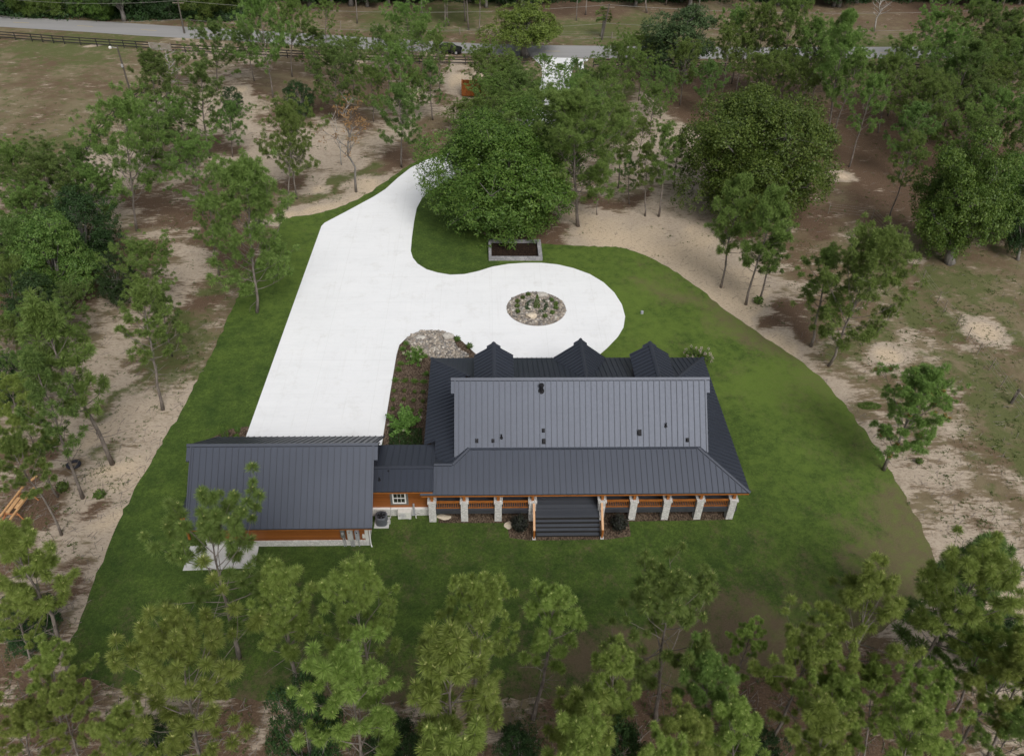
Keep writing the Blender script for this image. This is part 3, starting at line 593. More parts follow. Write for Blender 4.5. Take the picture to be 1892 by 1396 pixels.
for x, y, s in [(881, 814, .15), (911, 814, .14), (1004, 795, .14), (1005, 815, .19), (1181, 799, .22), (1270, 812.5, .15)]:
    p = on_slope(x, y); v = MB()
    v.beam(p + nv * .02 - Vector((0, s, s)) * .72, p + nv * .02 + Vector((0, s, s)) * .72, s * 1.5, .03, nv)
    v.beam(p + nv * .13 - Vector((0, s, s)) * .5, p + nv * .10 + Vector((0, s, s)) * .42, s, .2, nv); v.build('roof_vent', M['black_metal'], main)
for x, y in [(926.5, 808.5), (1230, 787.5)]:
    p = on_slope(x, y); v = MB(); v.tube([p - Vector((0, 0, .1)), p + Vector((0, 0, .32))], .05, 10); v.tube([p - nv * .02, p + nv * .05], [.14, .07], 12); v.build('vent_pipe', M['black_metal'], main)
p = on_slope(1000, 722); v = MB()
v.tube([p - Vector((0, 0, .2)), p + Vector((0, 0, .5))], .12, 16); v.tube([p + Vector((0, 0, .53)), p + Vector((0, 0, .62))], [.19, .15], 16); v.tube([p - nv * .02, p + nv * .06], [.25, .15], 16); v.tube([p + Vector((0, 0, .38)), p + Vector((0, 0, .43))], .15, 16)
v.build('flue', M['black_metal'], main)

def dormer(xc, hw, yf, zr, ze, zw0, name='dormer'):
    b = MB(); k = (zr - ze) / hw; iw = hw - .3
    pf = [(xc - iw, zw0), (xc + iw, zw0), (xc + iw, zr - iw * k - .12), (xc, zr - .12), (xc - iw, zr - iw * k - .12)]
    vs = [(x, yf - .45, z) for x, z in pf] + [(x, 8.2, z) for x, z in pf]
    b.add(vs, [(0, 1, 2, 3, 4), (9, 8, 7, 6, 5), (1, 0, 5, 6), (2, 1, 6, 7), (3, 2, 7, 8), (4, 3, 8, 9), (0, 4, 9, 5)][::1])
    d = b.build(name, M['siding'], house)
    r = MB()
    for s in (-1, 1):
        r.roof([(xc, yf, zr), (xc + s * hw, yf, ze), (xc + s * hw, 7.4, ze), (xc, 7.4, zr)], th=.12, sp=.41)
        r.roof([(xc, yf + .3, zr), (xc + s * .55, yf + .3, zr - .55 * k), (xc + s * .55, yf, zr - .55 * k), (xc, yf, zr)], th=.12, ribs=False)
    ro = r.build('gable_roof', ROOFM, d)
    h = MB(); h.cap((xc, yf + .31, zr), (xc, 7.2, zr), .19, (-k, 0, 1), (k, 0, 1)); h.build('ridge_cap', M['cap'], ro)
    if name == 'dormer': window(d, xc - .45, xc + .45, ze - .7, ze + .35, yf - .45, 1)
    return d
dormer(-5.3, 1.56, 12.6, 6.45, 5.38, 3.6); dormer(7.22, 1.57, 12.6, 6.50, 5.48, 3.6)
dormer(1.94, 2.15, 14.7, 5.22, 3.50, 3.1, 'entrance_gable')

FZ = 1.15                                                  # porch floor
b = MB(); b.box(-9.55, -2.45, .14, 2.75, FZ - .08, FZ); b.box(-2.45, 2.12, -.60, 2.75, FZ - .08, FZ); b.box(2.12, 12.1, .14, 2.75, FZ - .08, FZ)
b.box(9.6, 12.1, 2.75, 14.2, FZ - .08, FZ); b.box(-10.2, -7.92, 5.0, 14.2, FZ - .08, FZ); b.box(-7.92, 9.6, 11.6, 14.2, FZ - .08, FZ)
b.build('porch_floor', M['deck'], house)
b = MB(); b.box(-9.55, -2.47, .09, .14, FZ - .36, FZ - .02); b.box(2.14, 12.1, .09, .14, FZ - .36, FZ - .02); b.box(12.1, 12.15, .09, 14.2, FZ - .36, FZ - .02); b.build('rim_board', M['dark_rim'], house)
b = MB(); b.box(-9.3, 11.7, 1.7, 1.9, 0, FZ - .1); b.box(11.5, 11.7, 1.9, 13.9, 0, FZ - .1); b.box(-7.9, 9.6, 2.76, 11.5, 0, .3); b.build('shade_skirt', M['void'], house)  # near-black boards paint in the shade of the open space under the porch
b = MB(); b.box(-9.5, 12.0, .1, 2.7, 3.32, 3.37); b.box(9.7, 12.0, 2.7, 14.2, 3.32, 3.37); b.box(-7.9, 9.6, 11.7, 14.3, 3.32, 3.37); b.build('porch_ceiling', M['cedar'], house)
st = MB()
for k in range(5):
    y1 = -.60 - .21 * k; z = FZ - .23 * (k + 1)
    if z < 0.02: z = 0.03
    st.box(-2.45, 2.12, y1 - .235, y1 + .0, z - .05, z); st.box(-2.43, 2.10, y1 - .012, y1 + .0, z + .001, z + .18, 1)
st.box(-2.40, 2.07, -.64, -.61, .05, FZ - .09, 1); st.box(-2.44, -2.40, -1.6, -.6, .0, .3, 1); st.box(2.07, 2.11, -1.6, -.6, .0, .3, 1)
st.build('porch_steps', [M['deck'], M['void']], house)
PX = [-9.78, -7.5, -5.09, -2.66, 2.30, 4.59, 7.0, 9.38, 11.76]
def pier(x, y):
    b = MB(); b.box(x - .25, x + .25, y, y + .5, 0, 1.95); pm = b.build('pier', M['stone'], house)
    c = MB(); c.box(x - .31, x + .31, y - .06, y + .56, 1.952, 2.09); c.build('pier_cap', M['stone'], pm)
    q = MB(); q.box(x - .10, x + .10, y + .12, y + .32, 2.092, 3.0); q.build('post', M['cedar'], pm)
for x in PX: pier(x, 0.0)
for y in (4.8, 9.4, 13.8): pier(11.76, y)
for x in (-10.0, -4.5, 4.6): pier(x, 13.8)
b = MB(); b.box(-10.3, 12.2, .1, .34, 3.0, 3.18); b.box(11.65, 11.9, .34, 14.2, 3.0, 3.18); b.box(-10.3, 11.65, 14.0, 14.2, 3.0, 3.18); b.build('porch_beam', M['cedar'], house)
b = MB(); b.box(-10.45, 12.45, -.43, -.39, 3.15, 3.315); b.box(12.41, 12.45, -.38, 14.7, 3.2, 3.315); b.box(-10.45, 12.4, 14.66, 14.7, 3.2, 3.315); b.box(-10.45, -10.41, 4.6, 14.6, 3.2, 3.315); b.build('fascia', M['cedar'], house)
def railing(p, q, parent=house):
    p, q = Vector(p), Vector(q); d = (q - p).normalized(); L = (q - p).length; b = MB(); up = Vector((0, 0, 1))
    b.beam(p + up * .76, q + up * .76, .13, .05); b.beam(p + up * .66, q + up * .66, .05, .07); b.beam(p + up * .10, q + up * .10, .05, .07)
    n = int(L / .125)
    for i in range(1, n):
        c = p + d * (L * i / n); b.beam(c + up * .137, c + up * .624, .038, .038, d)
    return b.build('railing', M['cedar'], parent)
for i in (0, 1, 2, 4, 5, 6, 7): railing((PX[i] + .25, .25, FZ), (PX[i + 1] - .25, .25, FZ))
railing((11.95, .5, FZ), (11.95, 4.8, FZ)); railing((11.95, 5.3, FZ), (11.95, 9.4, FZ)); railing((11.95, 9.9, FZ), (11.95, 13.8, FZ))
for x in (-2.58, 2.25):
    b = MB(); a0 = Vector((x, -.05, 1.92)); a1 = Vector((x, -1.58, .80))
    b.beam(a0, a1, .06, .10, (0, 0, 1)); b.beam(a0 + Vector((0, 0, -.66)), a1 + Vector((0, 0, -.66)), .05, .07)
    b.box(x - .06, x + .06, -1.66, -1.54, .1, .86)
    for i in range(1, 11):
        c = a0.lerp(a1, i / 11); b.box(x - .019, x + .019, c.y - .019, c.y + .019, c.z - .63, c.z - .05)
    sr = b.build('stair_rail', M['cedar'], house)
    b = MB(); b.beam(a0 + Vector((0, 0, .08)), a1 + Vector((0, 0, .08)), .15, .04); b.build('handrail', M['cedar_light'], sr)
    b = MB(); b.box(x - .12, x + .12, -1.72, -1.48, 0, .098); b.build('footing', M['slab'], sr)

# ------------------------------------------------------------------ breezeway
bz = thing('breezeway', (-11.8, 2.4, 0), 'low metal roofed passage linking the garage to the house', 'passage')
b = MB(); b.box(-14.15, -9.5, .75, 4.0, .0, 3.25); b.build('wall', M['siding'], bz)
b = MB(); b.box(-14.15, -10.0, .62, .748, 0, .72); b.build('stone_base', M['stone'], bz)
b = MB(); b.box(-14.15, -10.0, .58, .748, .722, .79); b.build('ledge', M['white_paint'], bz)
b = MB(); b.roof([(-14.1, -.38, 3.70), (-9.6, -.38, 3.70), (-9.6, 1.42, 4.25), (-14.1, 1.42, 4.25)], th=.08); b.roof([(-14.1, 1.42, 4.25), (-9.6, 1.42, 4.25), (-9.6, 4.45, 3.42), (-14.1, 4.45, 3.42)], th=.08, sp=.47)
rf = b.build('roof', ROOFM, bz)
h = MB(); h.cap((-14.1, 1.42, 4.25), (-9.58, 1.42, 4.25), .16, (0, -.3, 1), (0, .3, 1)); h.beam((-9.62, -.36, 3.735), (-9.62, 1.3, 4.24), .1, .06, (0, -.3, 1)); h.beam((-9.62, 4.4, 3.46), (-9.62, 1.5, 4.25), .1, .06, (0, .3, 1)); h.build('ridge_cap', M['cap'], rf)
b = MB(); b.box(-14.1, -9.64, -.36, -.32, 3.47, 3.615); b.build('fascia', M['cedar'], bz)
for x, y, r in [(718, 873, .1), (701, 886, .07)]:
    p = G(x, y, 3.98); v = MB(); v.tube([p - Vector((0, 0, .15)), p + Vector((0, 0, .22))], r * .7, 10); v.tube([p - Vector((0, 0, .05)), p + Vector((0, 0, .03))], [r * 1.6, r], 10); v.build('vent_pipe', M['black_metal'], rf)
b = MB()
for x0, x1, z0, z1 in [(-12.78, -12.62, 1.1, 2.5), (-11.66, -11.50, 1.1, 2.5), (-12.62, -11.66, 1.1, 1.24), (-12.62, -11.66, 2.36, 2.5)]: b.box(x0, x1, .70, .748, z0, z1)
b.build('window_trim', M['frame_grey'], bz)
wf = window(bz, -12.62, -11.66, 1.24, 2.36, .75, -1); wf['label'] = 'white framed window in the passage wall'

# ------------------------------------------------------------------ garage
ga = thing('garage', (-19.6, 1.15, 0), 'wide garage with grey seamed metal roof and orange cedar rear wall', 'garage')
GY, GZ, GK = 1.15, 6.80, 3.5 / 4.35
b = MB(); pf = [(-1.95, 0), (4.6, 0), (4.6, GZ - 3.45 * GK - .2), (GY, GZ - .2), (-1.95, GZ - 3.1 * GK - .2)]
vs = [(-25.2, y, z) for y, z in pf] + [(-14.15, y, z) for y, z in pf]
b.add(vs, [(4, 3, 2, 1, 0), (5, 6, 7, 8, 9), (0, 1, 6, 5), (1, 2, 7, 6), (2, 3, 8, 7), (3, 4, 9, 8), (4, 0, 5, 9)]); b.build('wall', M['siding'], ga)
b = MB(); b.box(-25.26, -14.09, -2.03, -1.952, 0, .56); b.box(-25.28, -25.202, -1.95, 4.6, 0, .56); b.box(-14.148, -14.09, -1.95, -.0, 0, .56); b.build('stone_base', M['stone'], ga)
for x0, x1 in ((-14.30, -14.07), (-25.25, -25.05)): b = MB(); b.box(x0, x1, -2.06, -1.952, .562, 4.0); b.build('corner_trim', M['offwhite'], ga)
b = MB(); b.tube([(-13.98, -2.2, 3.2), (-13.98, -2.04, 3.0), (-13.98, -2.04, .12), (-13.9, -2.2, .06)], .045, 8); b.build('downspout', M['white_paint'], ga)
b = MB()
b.roof([(-25.7, -3.2, 3.3), (-13.5, -3.2, 3.3), (-13.5, GY, GZ), (-25.7, GY, GZ)], th=.1, sp=.425); b.roof([(-25.7, GY, GZ), (-13.5, GY, GZ), (-13.5, 5.5, 3.3), (-25.7, 5.5, 3.3)], th=.1, sp=.425)
for x0, x1 in ((-25.95, -25.7), (-13.5, -13.25)):
    b.roof([(x0, GY, GZ), (x0, GY - .85, GZ - .85 * GK), (x1, GY - .85, GZ - .85 * GK), (x1, GY, GZ)], th=.1, ribs=False); b.roof([(x0, GY, GZ), (x1, GY, GZ), (x1, GY + .85, GZ - .85 * GK), (x0, GY + .85, GZ - .85 * GK)], th=.1, ribs=False)
gr_ = b.build('roof', ROOFM, ga)
h = MB(); h.cap((-25.96, GY, GZ), (-13.24, GY, GZ), .18, (0, -GK, 1), (0, GK, 1))
for x in (-25.67, -13.53): h.beam((x, -3.18, 3.34), (x, GY - .1, GZ - .05), .09, .07, (0, -GK, 1)); h.beam((x, 5.48, 3.34), (x, GY + .1, GZ - .05), .09, .07, (0, GK, 1))
h.build('ridge_cap', M['cap'], gr_)
b = MB(); b.box(-25.65, -13.55, -3.17, -3.13, 3.08, 3.22); b.build('fascia', M['cedar'], ga)
b = MB(); b.roof([(-26.8, -1.5, 2.5), (-25.2, -1.5, 3.0), (-25.2, 4.4, 3.0), (-26.8, 4.4, 2.5)], th=.08); b.build('side_roof', ROOFM, ga)
b = MB(); b.box(-26.75, -25.2, -1.46, -1.42, 2.25, 2.41); b.build('side_roof_fascia', M['cedar'], ga)
for y0 in (-1.4, 4.1): b = MB(); b.box(-26.74, -26.6, y0, y0 + .14, 0, 2.42); b.build('side_roof_post', M['cedar'], ga)
for x0 in (-24.2, -19.2): b = MB(); b.box(x0, x0 + 4.2, 4.602, 4.66, .05, 2.6); b.build('garage_door', M['white_paint'], ga)
b = MB(); b.box(-14.35, -13.95, 4.9, 5.3, 0.05, 3.2); b.build('front_post', M['white_paint'], ga)

# things hung on or standing by the rear walls
def wallbox(name, label, cat, x0, x1, z0, z1, dep, mat, extra=None):
    c = ((x0 + x1) / 2, -1.96, z0); t_ = thing(name, c, label, cat)
    b = MB(); b.box(x0, x1, -1.952 - dep, -1.952, z0, z1); b.build('cabinet', mat, t_)
    if extra: extra(t_)
    return t_
def wx(px_, py_, y=-1.98):
    d = ray(px_, py_); t = (y - CAM[1]) / d[1]; p = CAM + t * d; return p[0], p[2]
def ex_meter(t_):
    x, z = wx(632.5, 986, -2.2); b = MB(); b.tube([(x, -2.14, z), (x, -2.25, z)], [.10, .085], 14); b.build('meter_dome', M['steel'], t_)
    b = MB(); b.tube([(x - .02, -2.08, z - .28), (x - .02, -2.08, .02)], .045, 8); b.tube([(x + .1, -2.07, z - .28), (x + .1, -2.07, .02)], .03, 8); b.build('conduit', M['grey_box'], t_)
def q2(a, b_, y=-2.1): (x0, z1), (x1, z0) = wx(*a, y), wx(*b_, y); return x0, x1, z0, z1
x0, x1, z0, z1 = q2((627.5, 978), (638, 992)); wallbox('electric_meter', 'dark electric meter box with round glass dome on the garage wall', 'meter', x0, x1, z0, z1, .18, M['frame_grey'], ex_meter)
def ex_panel(t_):
    b = MB(); b.box(x0 + .12, x1 - .16, -2.235, -2.21, z1 - .34, z1 - .28); b.build('latch', M['lumber_red'], t_)
    b = MB()
    for dx in (.16, .26, .36): b.tube([(x0 + dx, -2.09, z0), (x0 + dx, -2.09, .02)], .035, 8)
    b.build('conduit', M['grey_box'], t_)
x0, x1, z0, z1 = q2((640, 976), (653.5, 996)); wallbox('electrical_panel', 'tall pale grey electrical panel between meter and smaller box', 'panel', x0, x1, z0, z1, .25, M['grey_light'], ex_panel)
def ex_sw(t_):
    b = MB(); b.tube([(x1 - .1, -2.09, z0), (x1 - .1, -2.09, .02)], .04, 8); b.build('conduit', M['grey_box'], t_)
    b = MB(); b.tube([((x0 + x1) / 2, -2.18, z1 - .08), ((x0 + x1) / 2, -2.2, z1 - .08)], .05, 10); b.build('knob', M['black_metal'], t_)
x0, x1, z0, z1 = q2((655, 981), (665, 996)); wallbox('disconnect_box', 'blue grey electrical box with black knob beside the tall panel', 'electrical box', x0, x1, z0, z1, .22, M['grey_box'], ex_sw)
x0, x1, z0, z1 = q2((669, 989), (675, 994.5)); wallbox('junction_box', 'small white junction box near the white corner trim', 'electrical box', x0, x1, z0, z1, .12, M['offwhite'])

p = G(706, 966); ac = thing('air_conditioner', p, 'round dark grey air conditioning condenser beside garage corner', 'air conditioner')
b = MB(); b.box(p.x - .52, p.x + .52, p.y - .5, p.y + .5, 0, .09); b.build('pad', M['slab'], ac)
def rsq(c, r, z, n=28): return [(c.x + r * math.copysign(abs(math.cos(a)) ** .7, math.cos(a)), c.y + r * math.copysign(abs(math.sin(a)) ** .7, math.sin(a)), z) for a in [2 * math.pi * k / n for k in range(n)]]
b = MB(); rings = [rsq(p, .40, .09), rsq(p, .42, .12), rsq(p, .42, .82), rsq(p, .40, .86), rsq(p, .34, .88), rsq(p, .33, .80)]; n = 28
b.add([v for r_ in rings for v in r_], [(i * n + k, i * n + (k + 1) % n, (i + 1) * n + (k + 1) % n, (i + 1) * n + k) for i in range(5) for k in range(n)] + [tuple(5 * n + k for k in range(n))])
for k in range(36):
    a = 2 * math.pi * k / 36; ca, sa = math.cos(a), math.sin(a); r = .43 / max(abs(math.copysign(abs(ca) ** 1.2, ca)), abs(sa), .72) * .82
    b.box(p.x + ca * .432 - .012, p.x + ca * .432 + .012, p.y + sa * .432 - .012, p.y + sa * .432 + .012, .14, .80)
b.build('casing', M['ac_grey'], ac)
b = MB()
for k in range(5):
    a = 2 * math.pi * k / 5; a2 = a + .8; b.add([(p.x, p.y, .83), (p.x + .29 * math.cos(a), p.y + .29 * math.sin(a), .845), (p.x + .29 * math.cos(a2), p.y + .29 * math.sin(a2), .81), (p.x, p.y, .815), (p.x + .29 * math.cos(a), p.y + .29 * math.sin(a), .835), (p.x + .29 * math.cos(a2), p.y + .29 * math.sin(a2), .80)], [(0, 1, 2), (5, 4, 3), (0, 3, 4, 1), (1, 4, 5, 2), (2, 5, 3, 0)])
b.tube([(p.x, p.y, .8), (p.x, p.y, .86)], .07, 10); b.build('fan', M['black_metal'], ac)
b = MB()
for r in (.12, .2, .28, .335): b.tube([(p.x + r * math.cos(2 * math.pi * k / 24), p.y + r * math.sin(2 * math.pi * k / 24), .885) for k in range(25)], .008, 5, cap=False)
for k in range(8): b.tube([(p.x, p.y, .89), (p.x + .34 * math.cos(k * math.pi / 4), p.y + .34 * math.sin(k * math.pi / 4), .885)], .008, 5)
b.build('grille', M['black_metal'], ac)
b = MB(); b.tube([(p.x + .42, p.y + .1, .35), (p.x + .6, p.y + .25, .3), (p.x + .62, .6, .4), (p.x + .62, .62, .9)], .04, 8); b.box(p.x + .42, p.x + .62, p.y - .2, p.y, .12, .4); b.build('line_set', M['grey_light'], ac)

p = G(748, 960); ms = thing('mini_split', p, 'boxy white outdoor cooling unit below the passage window', 'air conditioner')
b = MB(); b.box(p.x - .47, p.x + .47, p.y, p.y + .36, .10, .80); b.build('casing', M['offwhite'], ms)
for dx in (-.45, .3): b = MB(); b.box(p.x + dx, p.x + dx + .15, p.y + .02, p.y + .3, 0, .099); b.build('foot', M['grey_box'], ms)
b = MB(); c = (p.x - .12, p.y - .012, .44)
for r in (.06, .12, .18, .24): b.tube([(c[0] + r * math.cos(2 * math.pi * k / 24), c[1], c[2] + r * math.sin(2 * math.pi * k / 24)) for k in range(25)], .010, 5, cap=False)
for k in range(6): b.tube([c, (c[0] + .25 * math.cos(k * math.pi / 3), c[1], c[2] + .25 * math.sin(k * math.pi / 3))], .008, 4)
b.build('fan_grille', M['grey_box'], ms)
b = MB(); b.box(p.x + .62, p.x + .74, .5, .61, .2, 1.35); b.tube([(p.x + .47, p.y + .15, .35), (p.x + .66, p.y + .2, .3), (p.x + .68, .55, .3)], .045, 8); b.build('line_set', M['grey_box'], ms)
p = G(769, 957); t_ = thing('hose_bib', p, 'short white standpipe tap in the grass beside boxy white unit', 'tap')
b = MB(); b.tube([(p.x, p.y, 0), (p.x, p.y, .42)], .035, 8); b.tube([(p.x, p.y, .36), (p.x, p.y - .12, .34), (p.x, p.y - .14, .28)], .025, 8); b.build('pipe', M['offwhite'], t_)
b = MB(); b.tube([(p.x, p.y, .42), (p.x, p.y, .45)], .06, 10); b.build('valve', M['grey_box'], t_)

# ------------------------------------------------------------------ foliage materials
def leaf_mat(name, c1, c2, c3, trans=0.25, rough=0.6, clump=1.3):
    m = bpy.data.materials.new(name); m.use_nodes = True; t = m.node_tree; t.nodes.clear()
    g = t.nodes.new('ShaderNodeNewGeometry'); oi = t.nodes.new('ShaderNodeObjectInfo')
    n = noise(t, clump, 3, 0.6, g.outputs['Position'])
    f = mathn(t, 'ADD', mathn(t, 'MULTIPLY', g.outputs['Random Per Island'], .45), mathn(t, 'MULTIPLY', n, .55))
    c = ramp(t, f, [(0.15, c1), (0.5, c2), (0.85, c3)])
    h = t.nodes.new('ShaderNodeHueSaturation'); t.links.new(c, h.inputs['Color'])
    t.links.new(mathn(t, 'ADD', 0.500, mathn(t, 'MULTIPLY', oi.outputs['Random'], 0.030)), h.inputs['Hue'])
    t.links.new(mathn(t, 'ADD', 0.88, mathn(t, 'MULTIPLY', oi.outputs['Random'], 0.34)), h.inputs['Value'])
    d = t.nodes.new('ShaderNodeBsdfPrincipled'); d.inputs['Roughness'].default_value = rough; d.inputs['Specular IOR Level'].default_value = 0.35
    tr = t.nodes.new('ShaderNodeBsdfTranslucent'); mx = t.nodes.new('ShaderNodeMixShader'); mx.inputs[0].default_value = trans
    o = t.nodes.new('ShaderNodeOutputMaterial')
    t.links.new(h.outputs[0], d.inputs['Base Color']); t.links.new(h.outputs[0], tr.inputs['Color'])
    t.links.new(d.outputs[0], mx.inputs[1]); t.links.new(tr.outputs[0], mx.inputs[2]); t.links.new(mx.outputs[0], o.inputs[0]); return m
M['needle'] = leaf_mat('pine_needles', (0.108, 0.160, 0.034), (0.190, 0.262, 0.060), (0.28, 0.342, 0.105), .45)
M['needle_deep'] = leaf_mat('deep_green_needles', (0.088, 0.135, 0.033), (0.152, 0.218, 0.055), (0.235, 0.295, 0.09), .43)
M['needle_lime'] = leaf_mat('fresh_green_needles', (0.160, 0.210, 0.038), (0.275, 0.335, 0.074), (0.395, 0.435, 0.138), .48)
M['oak'] = leaf_mat('oak_leaves', (0.044, 0.078, 0.012), (0.104, 0.158, 0.025), (0.190, 0.240, 0.050), .36, .5, .5)
M['oak_light'] = leaf_mat('light_oak_leaves', (0.062, 0.110, 0.021), (0.130, 0.198, 0.040), (0.23, 0.285, 0.075), .38, .5, .7)
M['oak_grey'] = leaf_mat('grey_oak_leaves', (0.036, 0.062, 0.022), (0.075, 0.115, 0.040), (0.125, 0.168, 0.066), .3, .6, .8)
M['lime'] = leaf_mat('yellow_green_leaves', (0.085, 0.12, 0.016), (0.15, 0.195, 0.032), (0.22, 0.26, 0.06), .3, .5, .8)
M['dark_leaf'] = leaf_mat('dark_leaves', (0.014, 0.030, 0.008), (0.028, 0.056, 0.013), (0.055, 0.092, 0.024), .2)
M['purple_leaf'] = leaf_mat('purple_black_leaves', (0.010, 0.009, 0.010), (0.022, 0.024, 0.018), (0.045, 0.05, 0.03), .1)
M['fresh_leaf'] = leaf_mat('fresh_leaves', (0.085, 0.15, 0.022), (0.15, 0.24, 0.045), (0.24, 0.34, 0.09), .35)
M['brown_leaf'] = leaf_mat('dead_brown_leaves', (0.15, 0.075, 0.035), (0.26, 0.13, 0.06), (0.36, 0.19, 0.09), .15)
M['cone'] = leaf_mat('brown_cones', (0.09, 0.045, 0.02), (0.16, 0.08, 0.04), (0.24, 0.12, 0.06), .0)
M['weed'] = leaf_mat('weeds', (0.045, 0.075, 0.014), (0.085, 0.12, 0.025), (0.15, 0.17, 0.055), .25)
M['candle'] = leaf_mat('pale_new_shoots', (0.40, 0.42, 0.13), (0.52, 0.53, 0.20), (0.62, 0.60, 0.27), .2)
M['bark'] = noisy('pine_bark', (0.10, 0.082, 0.07), (0.26, 0.225, 0.195), 5, 0.95, 0, 0.7, 6, (1, 1, .35))
M['bark_grey'] = noisy('grey_bark', (0.11, 0.10, 0.09), (0.27, 0.25, 0.23), 4, 0.95, 0, 0.6, 6, (1, 1, .35))
M['deadwood'] = noisy('bleached_wood', (0.26, 0.24, 0.22), (0.42, 0.40, 0.37), 4, 0.9, 0, 0.4, 5, (1, 1, .4))

def unit(a): return a / (np.linalg.norm(a, axis=-1, keepdims=True) + 1e-9)
def blades(C, A, L, W, n, r, amin=-0.35, back=0.0, droop=0.15):
    """n diamond blades around each centre C along axis A: returns verts, quads"""
    k = len(C); ct = r.uniform(amin, 1, (k, n)); ph = r.uniform(0, 2 * np.pi, (k, n)); sn = np.sqrt(1 - ct ** 2)
    U = unit(np.cross(A, np.array([0.31, 0.71, 0.63]))); V = np.cross(A, U)
    D = ct[..., None] * A[:, None] + sn[..., None] * (np.cos(ph)[..., None] * U[:, None] + np.sin(ph)[..., None] * V[:, None])
    B = C[:, None] - A[:, None] * (r.random((k, n, 1)) * back)
    LL = L[:, None, None] * r.uniform(.75, 1.1, (k, n, 1)) if hasattr(L, '__len__') else L * r.uniform(.75, 1.1, (k, n, 1))
    T = B + D * LL; T[..., 2] -= droop * LL[..., 0] * sn
    Mid = B * .5 + T * .5; Mid[..., 2] += droop * LL[..., 0] * .25
    Sd = unit(np.cross(D, unit(r.standard_normal((k, n, 3))))) * (W / 2)
    Vv = np.stack([B + D * .03, Mid + Sd, T, Mid - Sd], 2).reshape(-1, 3)
    return Vv, np.arange(len(Vv)).reshape(-1, 4)
def bent(p, d, L, n, up, r, wob=.08):
    pts = [np.array(p, float)]; d = np.array(d, float)
    for i in range(n):
        d = d + np.array([0, 0, up / n]) + r.standard_normal(3) * wob; d /= np.linalg.norm(d); pts.append(pts[-1] + d * L / n)
    return pts, d

